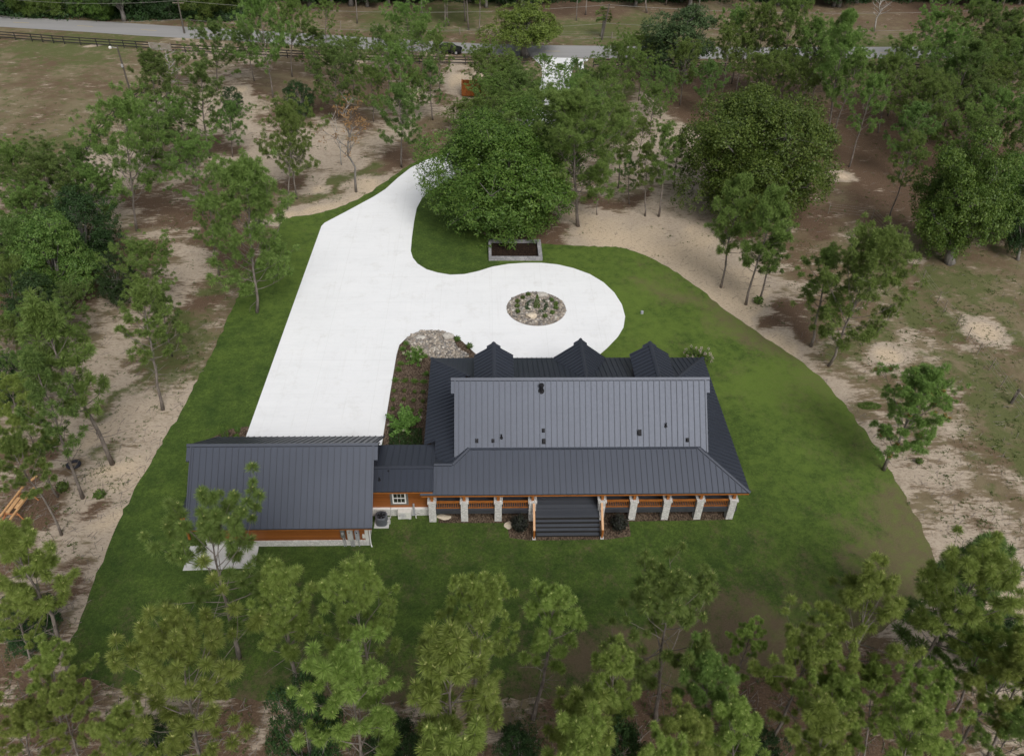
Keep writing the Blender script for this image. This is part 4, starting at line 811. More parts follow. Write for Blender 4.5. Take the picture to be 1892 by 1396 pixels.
PINES = []
def make_pine(seed, H=15.0, cb=.5, Rr=3.2, nb=30, tw=4, blade_n=70, tl=.42, mat='needle', shape=.35, dens=1.0, lean=.0, dead=5, cones=0, bw=.046, candles=False):
    r = np.random.default_rng(seed); b = MB()
    n = 9; base_r = H * .0085 + .02; off = np.cumsum(r.standard_normal((n + 1, 2)) * H * .006, 0); off[0] = 0
    spine = [np.array([off[i, 0], off[i, 1], H * .985 * i / n]) for i in range(n + 1)]
    b.tube(spine, [base_r * (1.25 if i == 0 else 1) * (1 - .88 * (i / n) ** 1.15) for i in range(n + 1)], 7)
    def on(z):
        f = z / (H * .985) * n; i = min(int(f), n - 1); return spine[i] + (spine[i + 1] - spine[i]) * (f - i)
    C = []; A = []; az = r.uniform(0, 6.28)
    for k in range(nb):
        u = (k + r.uniform(-.4, .4)) / nb; u = min(max(u, 0.0), .985); z = H * (cb + (1 - cb) * u) * .985
        prof = (min(1.0, .62 + u / shape * .38) if u < shape else (1 - (u - shape) / (1 - shape)) ** .75 * .9 + .1)
        L = Rr * prof * r.uniform(.62, 1.12); az += 2.4 + r.uniform(-.35, .35); el = R(12 + 56 * u + r.uniform(-14, 16))
        d = np.array([math.cos(az) * math.cos(el), math.sin(az) * math.cos(el), math.sin(el)])
        pts, dd = bent(on(z), d, L, 5, .62, r, .09)
        br = max(.018, base_r * .30 * (1 - u * .6)); b.tube(pts, [br * (1 - .75 * i / 5) for i in range(6)], 4, cap=False)
        C.append(pts[-1]); A.append(dd * .7 + np.array([0, 0, .5]))
        m = max(2, int(round(tw * (0.40 + .30 * L) * dens)))
        for j in range(m):
            f = r.uniform(.34, .97); i = min(int(f * 5), 4); p = pts[i] + (pts[i + 1] - pts[i]) * (f * 5 - i)
            sd = np.cross(dd, [0, 0, 1]); sd = unit(sd) * (1 if j % 2 else -1)
            td = unit(dd * .5 + sd * r.uniform(.2, 1) + np.array([0, 0, r.uniform(-.35, 1.25)]))
            tl_ = r.uniform(.3, 1.15) * (.4 + .24 * L); q, td2 = bent(p, td, tl_, 2, .4, r, .1)
            b.tube(q, [br * .45, br * .35, br * .22], 3, cap=False); C.append(q[-1]); A.append(td2 * .6 + np.array([0, 0, .55]))
            if r.random() < .45 * dens: C.append(q[1] + r.standard_normal(3) * .08); A.append(td2 * .5 + np.array([0, 0, .6]))
    for k in range(dead):                                   # bare twigs below the crown
        z = H * r.uniform(cb * .45, cb); a = r.uniform(0, 6.28); L = r.uniform(.5, 1.9)
        pts, _ = bent(on(z), np.array([math.cos(a), math.sin(a), r.uniform(-.1, .3)]), L, 3, .1, r, .16); b.tube(pts, [.03, .022, .015, .008], 3, cap=False)
    for k in range(4): C.append(on(H * .985 * (1 - .02 * k)) + r.standard_normal(3) * .12); A.append(np.array([r.normal() * .2, r.normal() * .2, 1.0]))
    C = np.array(C); A = unit(np.array(A))
    sz = tl * r.uniform(.72, 1.15, len(C))
    V, Q = blades(C, A, sz, bw, blade_n, r, -.45, .24, .08)
    mats = [M[mat]]; mi = np.zeros(len(Q), int)
    if cones:
        kk = r.choice(len(C), cones, replace=False); V2, Q2 = blades(C[kk] + np.array([0, 0, .05]), A[kk], .22, .12, 14, r, -.2, .05, 0)
        Q = np.concatenate([Q, Q2 + len(V)]); V = np.concatenate([V, V2]); mi = np.concatenate([mi, np.ones(len(Q2), int)]); mats.append(M['brown_leaf'])
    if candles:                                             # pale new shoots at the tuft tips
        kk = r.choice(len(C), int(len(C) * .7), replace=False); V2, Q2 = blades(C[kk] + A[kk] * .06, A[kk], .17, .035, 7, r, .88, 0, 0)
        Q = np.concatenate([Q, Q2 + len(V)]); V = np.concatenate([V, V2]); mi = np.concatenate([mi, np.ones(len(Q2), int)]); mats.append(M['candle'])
    tm = b.mesh('pine_trunk', M['bark'], True); cm = np_mesh('pine_crown', V, Q, mats, mi)
    top = max(np.percentile(C[:, 2], 99) + tl * .75, H * .985 + tl * .5); rad = np.percentile(np.hypot(C[:, 0], C[:, 1]), 92) + tl * .6
    return dict(trunk=tm, crown=cm, H=top, R=rad, cb=cb)
OAKS = []
def make_oak(seed, H=12.0, Rr=6.0, cb=.12, lobes=26, sprigs=34, leaf=.24, nleaf=15, mat='oak', flat=.8, open_=0.0, bark='bark_grey', lr=.38):
    r = np.random.default_rng(seed); b = MB()
    tr = Rr * .06 + .12; fork = max(H * cb * 1.0, H * .16)
    b.tube([(0, 0, 0), (r.normal() * .1, r.normal() * .1, fork * .5), (0, 0, fork), (0, 0, fork * 1.6)], [tr * 1.35, tr, tr * .9, tr * .5], 9)
    zc = H * (cb + (1 - cb) * .46); zr = H * (1 - cb) * .5
    cen = []; tries = 0
    while len(cen) < lobes and tries < 6000:
        tries += 1; d = unit(r.standard_normal(3)); rr = r.uniform(.35, 1.12) ** .5
        p = np.array([d[0] * Rr * rr * (1 - lr * .9), d[1] * Rr * rr * (1 - lr * .9), zc + d[2] * zr * rr * (1 - lr * .75)])
        if all(np.linalg.norm((p - c) / np.array([1, 1, .8])) > Rr * lr * .62 for c in cen): cen.append(p)
    C = []; A = []
    for p in cen:
        p = p * np.array([r.uniform(.84, 1.16)] * 2 + [r.uniform(.88, 1.10)])
        R1 = Rr * lr * r.uniform(.6, 1.3)
        q = [np.array([0, 0, fork * r.uniform(.85, 1.4)]), np.array([p[0] * .4, p[1] * .4, fork + (p[2] - fork) * .55]), p]
        b.tube(q, [tr * .42, tr * .25, tr * .08], 5, cap=False)
        dd = unit(r.standard_normal((sprigs, 3))); dd[:, 2] = np.where(dd[:, 2] < -.45, -dd[:, 2], dd[:, 2])
        rad = R1 * r.uniform(.82, 1.06, (sprigs, 1)); C.append(p + dd * rad * np.array([1, 1, flat])); A.append(unit(dd + np.array([0, 0, .5])))
        for k in range(3): b.tube([p, p + dd[k] * rad[k] * np.array([1, 1, flat])], [tr * .08, .015], 3, cap=False)
    C = np.concatenate(C); A = np.concatenate(A)
    keep = r.random(len(C)) > open_; C = C[keep]; A = A[keep]
    k = len(C); sp = Rr * lr * .24
    P = C[:, None] + unit(r.standard_normal((k, nleaf, 3))) * (sp * r.random((k, nleaf, 1)) ** .6); P = P.reshape(-1, 3)
    Nn = unit(np.repeat(A, nleaf, 0) + r.standard_normal((len(P), 3)) * .55); U = unit(np.cross(Nn, r.standard_normal((len(P), 3)))); W = np.cross(Nn, U)
    s = leaf * r.uniform(.6, 1.2, (len(P), 1))
    V = np.stack([P - U * s * .6, P + W * s * .36, P + U * s * .6, P - W * s * .36], 1).reshape(-1, 3); Q = np.arange(len(V)).reshape(-1, 4)
    tm = b.mesh('oak_trunk', M[bark], True); cm = np_mesh('oak_crown', V, Q, M[mat])
    return dict(trunk=tm, crown=cm, H=V[:, 2].max(), R=np.percentile(np.hypot(V[:, 0], V[:, 1]), 97), cb=cb)
def make_dead(seed, H=9.0, Rr=2.2, nb=16, cb=.3, leaves=0, mat='deadwood'):
    r = np.random.default_rng(seed); b = MB(); C = []
    spine = [np.array([r.normal() * .06 * i, r.normal() * .06 * i, H * i / 7]) for i in range(8)]; b.tube(spine, [H * .0125 * (1 - .85 * i / 7) for i in range(8)], 6)
    for k in range(nb):
        u = cb + (1 - cb) * k / nb; i = min(int(u * 7), 6); p = spine[i] + (spine[i + 1] - spine[i]) * (u * 7 - i); a = k * 2.4 + r.uniform(-.4, .4)
        L = Rr * (1.1 - .6 * (u - cb) / (1 - cb)) * r.uniform(.6, 1.1)
        q, d = bent(p, np.array([math.cos(a), math.sin(a), .75]), L, 4, .5, r, .13); b.tube(q, [.05, .04, .03, .02, .01], 4, cap=False)
        for j in range(5):
            s = r.integers(1, 4); e, _ = bent(q[s], d + r.standard_normal(3) * .55, L * r.uniform(.25, .5), 2, .2, r, .15); b.tube(e, [.022, .015, .007], 3, cap=False); C.append(e[-1])
    tm = b.mesh('dead_trunk', M[mat], True); out = dict(trunk=tm, crown=None, H=H, R=Rr * .9, cb=cb)
    if leaves:
        C = np.array(C)[r.permutation(len(C))[:leaves]]; P = (C[:, None] + r.standard_normal((len(C), 9, 3)) * .16).reshape(-1, 3)
        V, Q = blades(P, unit(r.standard_normal((len(P), 3))), .2, .1, 2, r, -1, 0, .3); out['crown'] = np_mesh('dead_leaves', V, Q, M['brown_leaf'])
    return out
K = {}
# open pines with separate pom-poms (foreground), fuller pines (middle distance), slender ones
FAM = {}
def fam(keys, ratio, seed, H_, cb_, nb, tw, bn, tl, mat, shape=.35, dens=1.0, **kw):
    p = make_pine(seed, H_, cb_, ratio * H_ / .74, nb, tw, bn, tl, mat, shape, dens, **kw)
    for k in keys.split(): FAM.setdefault(k, []).append(p)
for i, (rt, cb_, nb_, sh) in enumerate([(.15, .36, 36, .3), (.25, .32, 38, .35), (.33, .30, 38, .4), (.36, .34, 40, .35), (.42, .26, 40, .45), (.50, .28, 42, .4)]): fam('m1 m2 m4', rt, 100 + i, 12.5, cb_, nb_, 4.2, 84, .43, 'needle', sh, bw=.040)
for i, (rt, cb_) in enumerate([(.18, .34), (.31, .26), (.42, .28)]): fam('m3', rt, 120 + i, 11.5, cb_, 38, 4.2, 84, .42, 'needle_deep', .35, bw=.040)
for i, (rt, cb_) in enumerate([(.10, .4), (.21, .36), (.28, .40), (.38, .34)]): fam('s1 s2', rt, 130 + i, 12.5, cb_, 32, 4, 84, .40, 'needle', .35, .85, dead=9, bw=.040)
for i, (rt, cb_) in enumerate([(.11, .3), (.25, .3)]): fam('s3', rt, 140 + i, 11.5, cb_, 34, 4, 84, .40, 'needle_deep', .3, .85, dead=9, bw=.040)
for i, rt in enumerate([.19, .34, .50]): fam('d1', rt, 150 + i, 13, .16, 52, 4.6, 84, .45, 'needle_deep', .4, bw=.042)
for i, rt in enumerate([.18, .37, .54]): fam('d2', rt, 160 + i, 13, .18, 52, 4.6, 84, .45, 'needle', .42, bw=.042)
for k, mt, sd in (('f1 f3', 'needle_lime', 170), ('f2 f4', 'needle_lime', 180), ('f5', 'needle', 190)):
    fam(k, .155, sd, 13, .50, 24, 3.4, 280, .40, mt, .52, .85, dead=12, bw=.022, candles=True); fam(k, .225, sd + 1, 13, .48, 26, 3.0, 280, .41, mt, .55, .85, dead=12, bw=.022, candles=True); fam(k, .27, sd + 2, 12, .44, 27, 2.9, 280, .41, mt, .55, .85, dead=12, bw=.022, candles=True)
fam('g1', .36, 200, 15, .20, 66, 4.8, 110, .44, 'needle', .5, bw=.036)
fam('o1', .17, 210, 12, .34, 28, 3.6, 90, .40, 'needle_deep', .35, .75, dead=9); fam('o2', .21, 211, 12, .40, 28, 3.4, 90, .40, 'needle', .4, .75, dead=10)
fam('c1', .25, 220, 11.5, .22, 44, 5.2, 120, .34, 'needle', .4, 1.0, dead=8, cones=46, bw=.030)
K['k1'] = make_oak(61, 12, 7.0, -.02, 46, 110, .165, 26, 'oak', .95, lr=.31)
K['k2'] = make_oak(62, 12, 6.6, -.04, 46, 110, .165, 26, 'oak', .95, lr=.31)
K['k3'] = make_oak(63, 12, 5.5, .0, 40, 90, .18, 22, 'oak', .85, .03, lr=.32)
K['k7'] = make_oak(67, 12, 5.2, .04, 34, 84, .18, 22, 'oak_light', .85, .04, lr=.30)
K['k4'] = make_oak(64, 12, 5.0, .10, 26, 62, .19, 20, 'oak_grey', .8, .1, lr=.33)
K['k5'] = make_oak(65, 9.5, 7.0, .25, 30, 64, .24, 17, 'lime', .8, .15, lr=.27)
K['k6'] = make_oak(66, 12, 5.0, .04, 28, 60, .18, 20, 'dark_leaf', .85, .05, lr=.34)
K['x1'] = make_dead(71, 9, 2.4, 20, .3); K['x2'] = make_dead(72, 9, 2.6, 14, .38, 46, 'bark_grey'); K['x3'] = make_dead(73, 10, 3.0, 14, .35)

def stand(kind, bx, by, tx, ty, cw, label, cat='pine tree', group=None, name=None):
    """a tree rooted at picture point (bx,by) whose top shows at (tx,ty) with a crown cw wide in the picture"""
    base = G(bx, by); d = ray(tx, ty)
    hp = CAM + d * ((base.x - CAM[0]) * d[0] + (base.y - CAM[1]) * d[1]) / (d[0] ** 2 + d[1] ** 2)     # ray point nearest the vertical through the base
    H = max(3.0, hp[2]); _, _, dep = proj((base.x, base.y, H * .75)); rad = cw / 2 * dep / F
    lx, ly = hp[0] - base.x, hp[1] - base.y; ln = math.hypot(lx, ly); mx = H * math.tan(R(13))
    if ln > mx: lx *= mx / ln; ly *= mx / ln
    Lh = math.sqrt(H * H + lx * lx + ly * ly)
    nm = name or ('oak_tree' if kind[0] == 'k' else 'dead_tree' if kind[0] == 'x' else 'pine_tree')
    r = random.Random(int(bx * 7 + by * 13)); k = K[kind] if kind in K else sorted(FAM[kind], key=lambda q: abs(q['R'] / q['H'] - rad / Lh) + r.uniform(0, .035))[0]
    o = thing(nm, base, label, cat, group)
    up = Vector((lx, ly, H)).normalized(); rot = Vector((0, 0, 1)).rotation_difference(up).to_matrix() @ Matrix.Rotation(r.uniform(0, 6.28), 3, 'Z')
    sc = Matrix.Diagonal((rad / k['R'], rad / k['R'], Lh / k['H'])); mat = (rot @ sc).to_4x4()
    for part in ('trunk', 'crown'):
        if k[part] is None: continue
        c = bpy.data.objects.new(part, k[part]); COL.objects.link(c); c.parent = o; c.matrix_local = mat
    return o

# ------------------------------------------------------------------ the trees, one by one: kind, base x,y, top x,y, crown width (picture points), label
TREES = """
m2|253,427|214,160|160|tall pine with broad dark crown rising from pale sand at the pasture corner
d1|300,235|275,92|85|dark bushy pine just right of the leaning light pole
m3|400,168|392,36|110|tall pine with crooked trunk beside the sandy track near the metal gate
s3|388,292|366,112|95|thin crowned pine at the left bend of the sandy track
d1|300,318|318,205|125|low dark spreading pine behind the tall pasture corner pine
s1|272,340|268,240|80|small pine with thin trunk half hidden by the tall pasture corner pine
m4|375,398|340,246|120|light green pine between the pasture corner pine and the dark lawn edge pine
d2|475,577|442,296|170|large dark pine with forked trunk rooted on the left lawn edge
s2|404,509|378,352|80|pine with bare lower trunk just behind the large lawn edge pine
m1|549,367|520,180|115|broad pine standing on grey sand left of the curving drive
s1|531,387|560,215|75|thin trunked pine beside the broad pine left of the curving drive
m3|742,309|735,150|95|pine with short straight trunk closest to the drive at its upper bend
s2|745,232|738,78|80|slim pale pine standing behind the drive bend pine
m4|765,114|748,-2|105|tall pine with its trunk crossing the grey road near the fence
d1|625,218|618,78|110|dense dark pine behind the tree with dead brown leaves
m2|505,181|478,-18|105|very tall light green pine right of the sandy track with its trunk showing
m1|540,142|535,-8|90|tall pine behind the light green pine beside the sandy track
s2|604,88|600,-4|58|small crowned pine standing on the far side of the grey road
s3|585,150|578,48|75|pale pine just left of the gap showing road and fence
m3|704,140|702,44|62|dark narrow pine covering the fence right of the road gap
s1|812,185|810,62|62|pine just left of the dark parked car
s3|800,222|792,110|62|slim pine left of the rusty orange container
m1|912,192|892,78|95|pine right of the rusty orange container in front of the fence
d2|940,200|928,102|100|broad pine beside the left edge of the white drive entrance
m4|858,245|846,186|75|round low pine below the rusty orange container
m1|905,262|880,170|80|pine standing just behind the top of the great oak
s2|1035,182|1034,116|55|small pine in the middle of the white drive entrance
m3|1082,196|1085,128|62|pine right of the white drive entrance with two thin trunks
g1|1068,418|1048,156|205|large round crowned pine rising behind the great oak by the planter
m1|1142,348|1150,194|82|pine just right of the large round pine behind the great oak
s1|1103,397|1106,300|55|small thin pine on bare sand right of the great oak
s3|1163,377|1161,285|42|thinnest pine on red litter left of the twin slender trunks
s1|1192,399|1198,262|58|left one of the twin slender pines on red litter
s2|1217,400|1234,222|72|right taller one of the twin slender pines on red litter
s3|1245,348|1256,250|52|small pine against the left side of the huge dark round oak
m2|1137,193|1146,66|92|tall pine right of the white drive entrance with long bare trunk
m1|1180,186|1192,92|80|pine behind the sandy clearing right of the drive entrance
m3|1220,219|1232,120|75|pine with dark trunk standing at the sandy clearing edge
s1|1331,193|1354,46|66|slim pine with pale straight trunk above the huge round oak
s2|1357,182|1378,58|60|slim pine with darker trunk behind the pale straight trunk
m4|1395,175|1412,-6|95|tall pine behind the huge round oak and left of the thicket
m1|1440,185|1466,-18|95|tallest pine behind the huge round oak
m2|1480,195|1512,28|85|pine behind the right shoulder of the huge round oak
d2|1432,190|1445,88|95|bushy pine peeking over the top of the huge round oak
m1|1528,254|1568,14|84|very tall pine with twin thin trunks left of the road gap
s2|1534,267|1588,92|70|lower crowned pine with pale leaning trunk beside the twin trunks
s1|1569,309|1625,136|80|leaning pine with long pale trunk on the brown slope
s2|1642,405|1702,244|78|leaning pine with tufted trunk in front of the bright bushy oak
d2|1690,290|1736,136|118|broad low pine with many pale twigs left of the bushy right oak
m4|1640,215|1688,60|84|pine standing right of the road gap over the black fence
m1|1700,190|1764,40|100|tall pine in the upper right thicket nearest the road gap
m3|1745,235|1812,70|100|pine in the upper right thicket behind the broad twiggy pine
m2|1790,245|1860,112|110|lime tipped pine in the upper right thicket above the bushy oak
m1|1760,150|1828,-10|100|tall pine at the back of the upper right thicket
d1|1800,170|1880,10|110|dark pine in the upper right thicket at the picture edge
m4|1830,235|1905,60|110|pine cut by the right picture edge in the upper thicket
m3|1850,300|1915,170|95|pine cut by the right picture edge just above the bushy oak
d2|1710,150|1752,78|80|low dense pine filling the thicket behind the black fence
m1|1332,531|1374,318|92|left of two light pines in front of the huge round oak
m2|1378,563|1438,342|100|right of two light pines in front of the huge round oak
o1|1403,557|1452,404|70|small thin pine right of the two light pines by the sand
o2|1498,640|1532,452|110|pine with pale trunk left of the large forked pine by the right lawn edge
d2|1531,676|1620,416|160|large forked pine beside the right lawn edge
c1|1632,868|1722,674|134|lone leaning pine hung with brown cones on sand at right
d1|95,430|118,270|165|dense pine crown overhanging the dark thicket at the left pasture edge
d2|40,405|12,258|110|dense pine cut by the left picture edge above the dark thicket
s3|205,452|196,378|36|small column shaped young pine beside the dark thicket
d1|45,560|12,400|100|shaded pine at the left picture edge behind the light leaved oak
m4|290,585|258,432|138|flat topped pine right of the light leaved oak
o2|301,757|262,512|120|pine with long bare trunk on sand beside the left lawn edge
s3|318,658|294,540|80|small dark pine behind the long trunk at the left lawn edge
m2|208,857|58,540|135|tall leaning pine with the longest bare trunk crossing the left sand
o1|153,920|40,642|115|leaning pine with bare trunk left of the black tyre
f4|107,918|22,742|96|pine right behind the lumber bench
f5|114,988|5,800|100|pine with trunk rising in front of the lumber bench
f2|130,1244|12,968|140|large pine at the left picture edge below the lumber bench
f4|60,1250|35,1085|100|small pine with its crown over the litter at lower left edge
f1|150,1430|92,1266|130|pale pine in the bottom left corner
f5|442,1215|378,920|230|open pine whose crown reaches over the garage roof and patio
f2|560,1300|508,1048|130|pine with bare forked limbs below the garage
f4|690,1320|640,1048|175|full pine on the lawn edge below the air conditioner
f1|388,1460|345,1144|275|large bright pine in the lower left foreground
f3|690,1500|640,1210|195|lime green pine with round tufts at bottom left of centre
f2|872,1345|880,1064|165|bright pine below the left porch bays
f4|845,1500|832,1178|185|pine with pale bare limbs at the bottom below the left porch bays
f1|985,1328|1022,1094|120|slender bright pine below the porch steps
f3|850,1620|858,1345|200|low crown cut by the bottom edge left of centre
f5|1212,1330|1228,1038|220|blue green spreading pine alone on the lawn below the right porch
f1|1132,1470|1150,1200|120|lime pine left of the blue green lawn pine
f5|1283,1430|1300,1204|125|dark tufted pine at the foot of the blue green lawn pine
f2|1352,1300|1393,1146|85|small pine right of the blue green lawn pine
f3|1425,1366|1502,1162|175|pine with golden tufts right of the dark tufted pine
f2|1545,1345|1618,1042|180|full pine on the brown lawn corner at lower right
f3|1645,1303|1838,1010|180|big leaning pine with thick trunk at the right edge of the sand
d1|1715,1225|1835,990|170|dark bushy pine behind the big leaning pine at right
f4|1745,1405|1900,1195|150|leaning pine cut by the lower right picture edge
f1|1322,1540|1348,1298|125|small bright pine at the bottom right of centre
f4|1480,1540|1535,1305|135|pine with a pale forked limb at the bottom edge
f1|1605,1570|1692,1312|130|bright pine low at the bottom right
f3|1030,1610|1058,1326|150|golden tufted pine cut by the bottom edge at centre
f4|1590,1420|1600,1210|110|pine with few tufts below the brown lawn corner
f5|1800,1480|1890,1300|150|shaded pine in the bottom right corner
f2|250,1560|215,1310|150|pine low at the bottom left edge
f1|1210,1600|1215,1345|110|low pine at the bottom edge right of centre
x1|313,219|310,100|75|leafless grey dead tree near the light pole
x2|658,355|636,186|105|dying tree with brown leaves and pale trunk by the drive
x3|631,305|618,205|50|bare dead trunk behind the tree with brown leaves
x1|1615,58|1632,-25|60|bleached dead tree with drooping branches beyond the road
k1|946,412|928,206|322|great spreading oak with the planter box at its foot
k2|1392,398|1415,158|282|huge round dark oak right of the drive
k3|1755,487|1812,236|190|bushy bright oak by the right picture edge
k7|115,560|80,372|150|light leaved oak at the left in front of the dark thicket
k6|165,500|140,345|140|very dark thick leaved tree behind the light leaved oak
k5|970,104|962,2|160|yellow green broadleaf tree by the road above the drive entrance
k4|1264,152|1246,6|140|grey green oak by the road right of the palm
k4|1210,135|1208,62|75|dark low oak left of the grey green roadside oak
k6|430,215|424,158|44|small dark round tree in the bend of the sandy track
k6|562,215|548,146|62|dark bushy tree beside the sandy track
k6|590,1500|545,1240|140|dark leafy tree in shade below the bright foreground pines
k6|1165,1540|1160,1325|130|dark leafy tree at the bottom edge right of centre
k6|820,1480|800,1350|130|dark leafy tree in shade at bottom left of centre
k6|1880,480|1895,330|60|shaded tree behind the bushy bright oak
m1|470,150|455,40|85|pine between the metal gate and the light green tall pine
m4|655,170|650,60|90|full pine filling the gap left of the fence and road
m2|690,225|684,110|85|pine above the tree with dead brown leaves
s1|720,180|715,60|60|thin pine beside the narrow dark pine near the fence
m1|780,150|775,30|90|pine overlapping the road left of the dark parked car
m4|762,228|758,125|75|pine left of the rusty container on brown ground
m2|915,228|918,124|85|full pine behind the low round pine at the container
m1|945,205|948,118|75|pine left of the drive entrance behind the great oak
d2|960,270|950,170|120|bushy pine directly behind the great oak
m2|1110,215|1118,110|80|pine in fresh grass right of the drive entrance
m4|1090,275|1100,170|90|pine between the large round pine and the drive entrance grass
s2|1130,300|1140,185|60|slim pine at the edge of the fresh grass by the entrance
s1|1180,310|1190,215|60|thin pine in the sandy clearing right of the great oak
m2|1200,250|1212,150|75|pine at the upper end of the sandy clearing
m1|1170,150|1178,56|85|pine with its crown over the road right of the entrance
m3|1300,215|1318,110|75|pine left of the slim pine with pale straight trunk
m2|1400,215|1418,90|95|lower pine just behind the huge round oak
m4|1470,235|1492,100|95|pine rising behind the right half of the huge round oak
d1|1500,190|1530,70|90|dark pine left of the very tall twin trunked pine
m1|1600,190|1640,110|70|pine under the road gap beside the black fence
m2|1730,215|1785,85|110|full pine in the middle of the upper right thicket
m1|1790,200|1850,60|105|pine behind the lime tipped pine in the thicket
m4|1700,120|1740,10|95|pale pine at the top of the upper right thicket
d2|1850,190|1900,30|110|broad dark pine in the far upper right corner
m3|1660,330|1700,190|90|shaded pine below the broad twiggy pine
m2|1760,330|1815,190|110|pine immediately behind the bushy bright oak
m4|330,165|322,95|75|pine right of the bare grey dead tree near the pole
m3|430,290|424,185|80|pine on the right bank of the sandy track bend
m2|345,300|332,170|95|pine behind the sandy bend left of the track
d2|180,420|165,300|110|dense pine at the left between pasture fence and thicket
m4|30,600|15,470|110|pine cut by the left picture edge below the shaded pine
m1|95,690|60,560|120|pine behind the long bare trunk at far left
f4|40,830|18,690|90|pine at the left edge above the lumber bench
f5|1760,1330|1830,1130|150|shadowy pine behind the leaning lower right pine
f4|120,1380|90,1180|120|pine over the lower left litter behind the pale corner pine
d2|60,470|70,330|130|dense pine between the dark thicket and the left picture edge
d1|150,400|150,262|110|dense pine just left of the tall pasture corner pine
k6|70,625|60,500|125|dark leafy tree under the shaded left edge pines
k6|218,560|208,468|85|dark low tree right of the light leaved oak
m1|25,700|8,570|110|pine at the left edge beside the longest bare trunk
m3|75,765|45,640|100|dark pine between the longest bare trunk and the left edge
m1|1622,245|1655,92|85|pine low in the road gap at upper right
d2|1682,245|1722,122|100|bushy pine left behind the broad twiggy pine
m2|1822,300|1872,160|105|pine above the right side of the bushy bright oak
d1|1772,275|1822,142|105|dark pine just above the bushy bright oak
m4|1872,335|1935,205|115|pine at the right picture edge over the bushy bright oak
k3|1868,440|1906,275|165|leafy tree cut by the right edge behind the bushy bright oak
m2|1256,195|1276,72|75|pine right of the palm in front of the grey green oak
m1|1352,155|1372,8|85|tall pine behind the slim pine with darker trunk
d2|1542,175|1576,50|95|bushy pine behind the very tall twin trunked pine
f2|1078,1525|1082,1292|145|pine at the bottom left beside the lime pine
f1|1255,1560|1256,1322|130|low bright pine beneath the dark tufted pine
f2|1520,1475|1552,1245|145|pine over red litter below the brown lawn corner
f1|1662,1475|1728,1255|145|bright pine right of the red litter clearing at lower right
f3|1825,1400|1902,1150|165|large pine at the lower right picture edge
f2|65,1485|25,1300|150|pine filling the bottom left corner behind the pale pine
d1|965,235|962,128|95|dark dense pine behind the crown of the great oak
m2|985,275|985,165|95|full pine touching the top of the great oak
m4|1010,260|1018,150|85|pine between the great oak and the drive entrance
d2|905,235|905,140|85|dense pine in front of the left side of the drive entrance
m1|1062,230|1064,135|75|pine beside the upper drive just before the entrance
s1|1003,166|1006,98|52|small pine at the left side of the white drive entrance
m3|1066,168|1066,106|46|short dark pine at the right side of the white drive entrance
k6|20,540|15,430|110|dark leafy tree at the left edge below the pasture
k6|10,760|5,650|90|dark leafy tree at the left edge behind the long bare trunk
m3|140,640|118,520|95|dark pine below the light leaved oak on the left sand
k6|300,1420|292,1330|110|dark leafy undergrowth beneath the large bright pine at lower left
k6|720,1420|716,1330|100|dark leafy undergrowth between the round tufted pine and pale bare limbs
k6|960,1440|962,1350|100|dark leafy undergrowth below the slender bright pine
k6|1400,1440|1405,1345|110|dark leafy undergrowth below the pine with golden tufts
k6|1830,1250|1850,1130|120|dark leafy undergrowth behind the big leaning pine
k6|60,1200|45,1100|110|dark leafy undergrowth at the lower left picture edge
""".strip().split('\n')
for ln in TREES:
    kd, b_, t_, cw, lab = ln.split('|'); bx, by = map(float, b_.split(',')); tx, ty = map(float, t_.split(','))
    cat = 'oak tree' if kd[0] == 'k' and 'oak' in lab else 'dead tree' if kd[0] == 'x' else 'tree' if kd[0] == 'k' else 'pine tree'
    stand(kd, bx, by, tx, ty, float(cw), lab, cat, 'dead trees' if kd[0] == 'x' else 'broadleaf trees' if kd[0] == 'k' else 'pines around the lawn', 'broadleaf_tree' if cat == 'tree' else None)

# woods beyond the road: single trees that nothing tells apart, and a thicket under them
rr = random.Random(5)
woods = [(x, rr.uniform(-14, 22), rr.choice(['k4', 'k6', 'd1', 'k2', 'm4', 'k1'])) for x in range(-60, 470, 34)] + [(x, rr.uniform(-40, -5), rr.choice(['k4', 'd2', 'm1', 'm2', 'k6'])) for x in list(range(470, 1000, 44)) + list(range(1180, 2000, 42))]
woods += [(x, rr.uniform(-75, -45), rr.choice(['k6', 'd1', 'k4', 'k2', 'd2'])) for x in range(-120, 2060, 56)]
woods += [(1082, 28, 's1'), (1065, 38, 's2'), (830, 48, 's3'), (866, 56, 's2'), (885, 62, 's1'), (822, 50, 's2'), (660, 44, 's1'), (368, 34, 's1'), (420, 22, 's2'), (1195, 24, 's3'), (860, 40, 'm3'), (780, 30, 'm1'), (1230, 10, 'd2'), (1290, 20, 'm2'), (1380, 25, 'd1'), (1745, 30, 'd2'), (1790, 20, 'm4'), (1850, 15, 'd1'), (1480, 15, 'k6'), (1540, 12, 'k6'), (720, 14, 'm4')]
woods += [(x + rr.uniform(-10, 10), rr.uniform(0, 15), rr.choice(['k6', 'k4', 'k6'])) for x in list(range(430, 1040, 36)) + list(range(1180, 1340, 34)) + list(range(1440, 1600, 34)) + list(range(1680, 1900, 40))]
woods += [(x + rr.uniform(-8, 8), rr.uniform(22, 34) + x / 440 * 10, rr.choice(['k4', 'k6', 'k2'])) for x in range(-20, 440, 42)]
